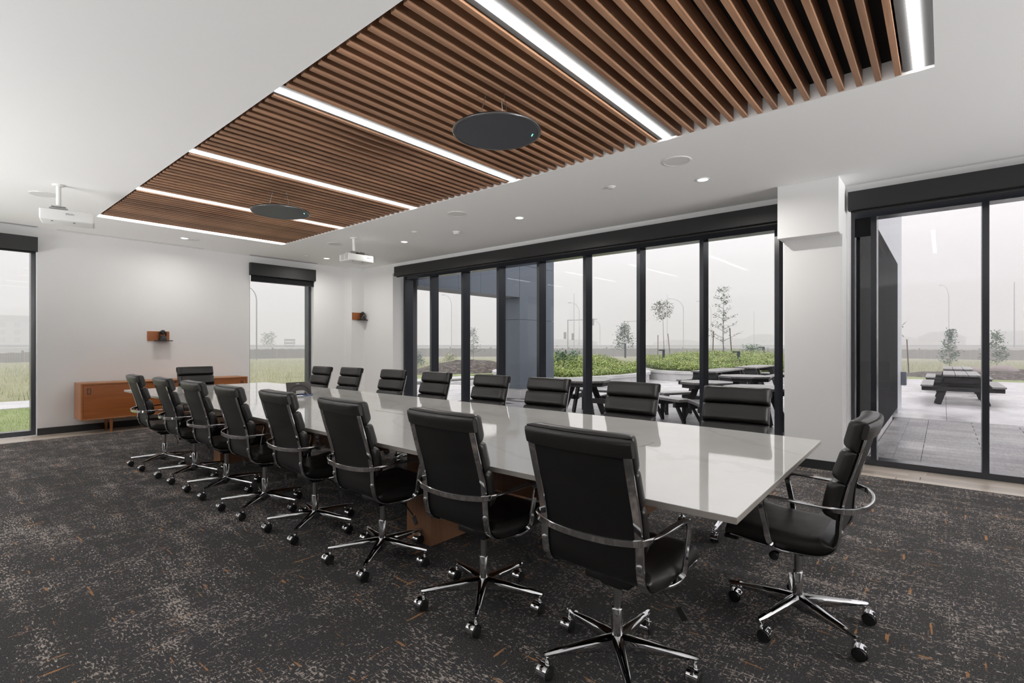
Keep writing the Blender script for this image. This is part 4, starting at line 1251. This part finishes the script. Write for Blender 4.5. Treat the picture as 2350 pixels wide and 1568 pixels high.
# ------------------------------------------------------------------ outdoors: fence, road, far things
fence_pts = [(-14, 82, -.95), (4.1, 78.6, -.9), (8.6, 77.9, -.75), (33.5, 71.8, -.5), (53.2, 60.9, -.45), (80.1, 36.9, -.5), (88.3, 19.6, -.5), (93.2, -1.6, -.6), (92.9, -13.6, -.6), (88, -30, -.6)]
fe = empty('wooden_fence', (0, 0, 0))
bm = bmnew(); posts = []
acc = 0; nextp = 3.0
for (xa, ya, za), (xb, yb, zb) in zip(fence_pts, fence_pts[1:]):
    a = Vector((xa, ya, za)); b = Vector((xb, yb, zb)); ln = (b - a).length; d_ = (b - a).normalized(); nn = Vector((-d_.y, d_.x, 0))
    k_ = int(ln / .19)
    for k in range(k_):
        p = a.lerp(b, (k + .5) / k_); q = d_ * .093
        hh = 1.32 + .03 * math.sin(k * 7.3)
        vs = [bm.verts.new(p - q), bm.verts.new(p + q), bm.verts.new(p + q + Vector((0, 0, hh))), bm.verts.new(p - q + Vector((0, 0, hh))),
              bm.verts.new(p - q + nn * .02), bm.verts.new(p + q + nn * .02), bm.verts.new(p + q + nn * .02 + Vector((0, 0, hh))), bm.verts.new(p - q + nn * .02 + Vector((0, 0, hh)))]
        for f in ((0, 1, 2, 3), (7, 6, 5, 4), (3, 2, 6, 7), (0, 3, 7, 4), (1, 5, 6, 2)): bm.faces.new([vs[i] for i in f])
    while nextp < acc + ln:
        posts.append(a + d_ * (nextp - acc)); nextp += 6.4
    acc += ln
brd = obj('fence_boards', bm, M['fence'], fe); brd['kind'] = 'stuff'
pp = bx('fence_post', M['fence'], -.09, .09, -.09, .09, 0, 1.55, fe); 
for k, p in enumerate(posts):
    if k == 0: pp.location = p
    else: inst('fence_post', pp, fe, p)
tag(fe, 'low dark wooden board fence running across the meadow', 'fence')

def offs(f, extra=0.0): return [(x * f, y * f) for x, y, _ in fence_pts]
def ribbon(name, f0, f1, z0, z1, m, label, cat):
    A = offs(f0); B = offs(f1); rings_ = []
    for (xa, ya), (xb, yb) in zip(A, B):
        rings_.append([Vector((xa, ya, z0)), Vector((xb, yb, z0)), Vector((xb, yb, z1)), Vector((xa, ya, z1))])
    o = obj(name, loft(bmnew(), rings_), m); tag(o, label, cat); return o
o = ribbon('highway', 1.22, 1.6, -1.5, .98, M['road'], 'pale raised highway beyond the wooden fence', 'road'); o['kind'] = 'structure'; del o['category']
ribbon('guard_rail', 1.62, 1.622, .95, 1.45, M['galv'], 'grey guard rail line along the far highway', 'guard rail')
#ribbon('distant_embankment', 2.3, 2.6, -1.5, 2.6, M['meadow'], 'faint far embankment in the haze', 'embankment')

def lamp_post(x, y, z0, h_, arm, label, r_=.10):
    o = empty('street_lamp', (x, y, z0))
    pts = [(0, 0, 0), (0, 0, h_ * .8)]
    if arm:
        for k in range(1, 8):
            a = PI / 2 * k / 7; pts.append((-arm * .643 * (1 - math.cos(a)), arm * .766 * (1 - math.cos(a)), h_ * .8 + h_ * .2 * math.sin(a)))
    else: pts.append((0, 0, h_))
    obj('pole', tube(bmnew(), pts, [.62 * r_ * (1 - .55 * i / len(pts)) for i in range(len(pts))], 8), M['galv'], o, True)
    if arm:
        bm = bmnew(); box(bm, -.35, .35, -.14, .14, -.08, .08, Matrix.Translation((pts[-1][0] - .643 * .3, pts[-1][1] + .766 * .3, pts[-1][2])) @ Matrix.Rotation(R(130), 4, 'Z'), bevel=.04)
        obj('lamp_head', bm, M['galv'], o)
    tag(o, label, 'street lamp', 'tall street lamps in the haze')
lamp_post(26.2, 61.8, -.5, 8.9, 1.6, 'curved street lamp at the left of the narrow back window', .12)
lamp_post(75.4, 81.2, 0, 12.3, 1.5, 'thin far street lamp left of the outdoor pier', .12)
lamp_post(84.1, 55.4, 0, 11.6, 0, 'tall thin mast right of the outdoor pier')
lamp_post(93.3, 60.1, 0, 10.6, 1.8, 'street lamp just right of the tall thin mast')
lamp_post(104.9, 61.8, 0, 7.2, 1.6, 'faint street lamp left of the bushy young tree')
lamp_post(117.7, 46.8, 0, 12.4, 3.0, 'street lamp right of the tuft-crowned tree', .15)
lamp_post(115.2, 49.7, 0, 13.5, 0, 'thin mast directly behind the tuft-crowned tree')
lamp_post(121.9, 41.8, 0, 11.8, 2.8, 'faint street lamp left of the tall sparse tree')
lamp_post(139.2, 36.9, 0, 10.2, 0, 'faint mast right of the tall sparse tree')
lamp_post(158.2, -1.0, 0, 15.6, 1.6, 'thin street lamp above the green tree outside the right window', .15)
lamp_post(126.2, -9.6, 0, 12.6, 0, 'tall mast at the right edge of the picture', .16)
# traffic signals
def signal(x, y, h_, label):
    o = empty('traffic_signal', (x, y, 0), R(-50))
    obj('pole', tube(bmnew(), [(0, 0, 0), (0, 0, h_)], .11, 8), M['galv'], o, True)
    obj('mast_arm', tube(bmnew(), [(0, 0, h_ - .1), (5.2, 0, h_ + .1)], .07, 8), M['galv'], o, True)
    for px, pz in ((-.5, h_ - 3.4), (.9, h_ - 3.6), (4.4, h_ - 1.0)):
        bm = bmnew(); box(bm, px - .22, px + .22, -.15, .15, pz, pz + 1.2, bevel=.03); obj('signal_head', bm, M['plastic'], o)
    tag(o, label, 'traffic signal', 'traffic signals on the far road')
signal(75.0, 50.7, 5.9, 'traffic signal nearest the outdoor pier')
signal(103, 54.5, 6.8, 'traffic signal left of the bushy young tree')
sg = empty('road_sign', (52.7, 107.9, 0), R(-30))
for s_ in (-.9, .9): obj('post', tube(bmnew(), [(s_, 0, 0), (s_, 0, 2.6)], .08, 6), M['galv'], sg)
for k in range(3): bx('sign_board', M['far_window'], -1.1, 1.1, -.05, .05, 1.0 + k * .65, 1.45 + k * .65, sg)
tag(sg, 'small three-board road sign seen through the narrow window', 'sign')

def house(x, y, z0, rz, w_, h_, rf, label, wins=5, floors=2):
    o = empty('house', (x, y, z0), rz)
    bx('wall', M['far_wall'], -w_ / 2, w_ / 2, 0, 12, 0, h_, o)
    bm = bmnew(); a = w_ / 2 + .6
    A = [bm.verts.new(p) for p in ((-a, -.6, h_), (a, -.6, h_), (a, 12.6, h_), (-a, 12.6, h_), (-a * .45, 6, h_ + rf), (a * .45, 6, h_ + rf))]
    for f in ((0, 1, 5, 4), (1, 2, 5), (2, 3, 4, 5), (3, 0, 4), (3, 2, 1, 0)): bm.faces.new([A[i] for i in f])
    obj('roof', bm, M['far_roof'], o)
    for fl_ in range(floors):
        for k in range(wins):
            xx = -w_ / 2 + w_ * (k + .5) / wins; zz = h_ * (fl_ + .35) / floors
            bx('window', M['far_window'], xx - w_ / wins * .2, xx + w_ / wins * .2, -.06, 0, zz, zz + h_ / floors * .4, o)
    tag(o, label, 'building', 'faint buildings across the highway')
house(262, .6, 0, R(-90), 14.5, 4.3, 2.6, 'hazy house with hipped roof behind the green young tree')
house(276, -20, 0, R(-90), 17, 4.4, 2.8, 'hazy house with hipped roof behind the last window mullion')
house(281, 14, 0, R(-90), 12, 3.4, 1.8, 'hazy low house beside the projecting outdoor wall')
house(238, 59.4, 0, R(-70), 14, 4.2, 2.2, 'hazy house at the right end of the wide window')
house(251, 74.5, 0, R(-66), 12, 3.2, 1.6, 'hazy house behind the tall sparse tree')
house(234, 94.9, 0, R(-60), 22, 2.8, 1.3, 'hazy long low house between the two staked trees')
house(175, 118, 0, R(-52), 24, 2.8, 1.2, 'hazy low building behind the traffic signals')
ap = empty('apartment_building', (12, 214, -1.0), R(-4))
bx('wall', M['far_wall'], -34, 24, 0, 14, 0, 9.6, ap); bx('roof', M['far_roof'], -35, 25, -.8, 15, 9.6, 11.4, ap)
for fl_ in range(4):
    for k in range(16):
        xx = -32 + 3.3 * k; bx('window', M['far_window'], xx, xx + 1.4, -.06, 0, 1.0 + fl_ * 2.3, 2.5 + fl_ * 2.3, ap)
for fl_ in range(4): bx('balcony', M['far_roof'], -20, -8, -1.2, 0, .6 + fl_ * 2.3, 1.5 + fl_ * 2.3, ap)
tag(ap, 'four-storey apartment building in haze outside the left window', 'building')

# haze: thin mist filling the air outside
hz = bpy.data.materials.new('haze'); hz.use_nodes = True
t = hz.node_tree; t.nodes.remove(t.nodes['Principled BSDF'])
vs_ = t.nodes.new('ShaderNodeVolumeScatter'); vs_.inputs['Color'].default_value = (.985, .99, 1, 1); vs_.inputs['Density'].default_value = .0105
vs_.inputs['Anisotropy'].default_value = 0.0
t.links.new(vs_.outputs[0], t.nodes['Material Output'].inputs['Volume'])
bm = prism(bmnew(), [(19.55, -160), (420, -160), (420, 420), (-320, 420), (-320, 15.7), (19.55, 15.7)], -3, 45)
ho = obj('haze', bm, hz); ho['kind'] = 'stuff'; ho['label'] = 'thin white mist over the meadow and far road'; ho['category'] = 'haze'

# sky portals at the window openings guide the daylight into the room
def portal(loc, rot, sx, sy):
    d_ = bpy.data.lights.new('window_portal', 'AREA'); d_.shape = 'RECTANGLE'; d_.size = sx; d_.size_y = sy
    d_.cycles.is_portal = True
    o = bpy.data.objects.new('window_portal', d_); COL.objects.link(o); o.location = loc; o.rotation_euler = rot
portal((6.97, 5.02, 1.38), (0, R(90), 0), 2.7, 7.3)
portal((6.97, -1.3, 1.38), (0, R(90), 0), 2.7, 4.1)
portal((4.75, 10.32, 1.38), (R(-90), 0, 0), 1.2, 2.7)
portal((-.22, 10.32, 1.38), (R(-90), 0, 0), 2.7, 2.7)
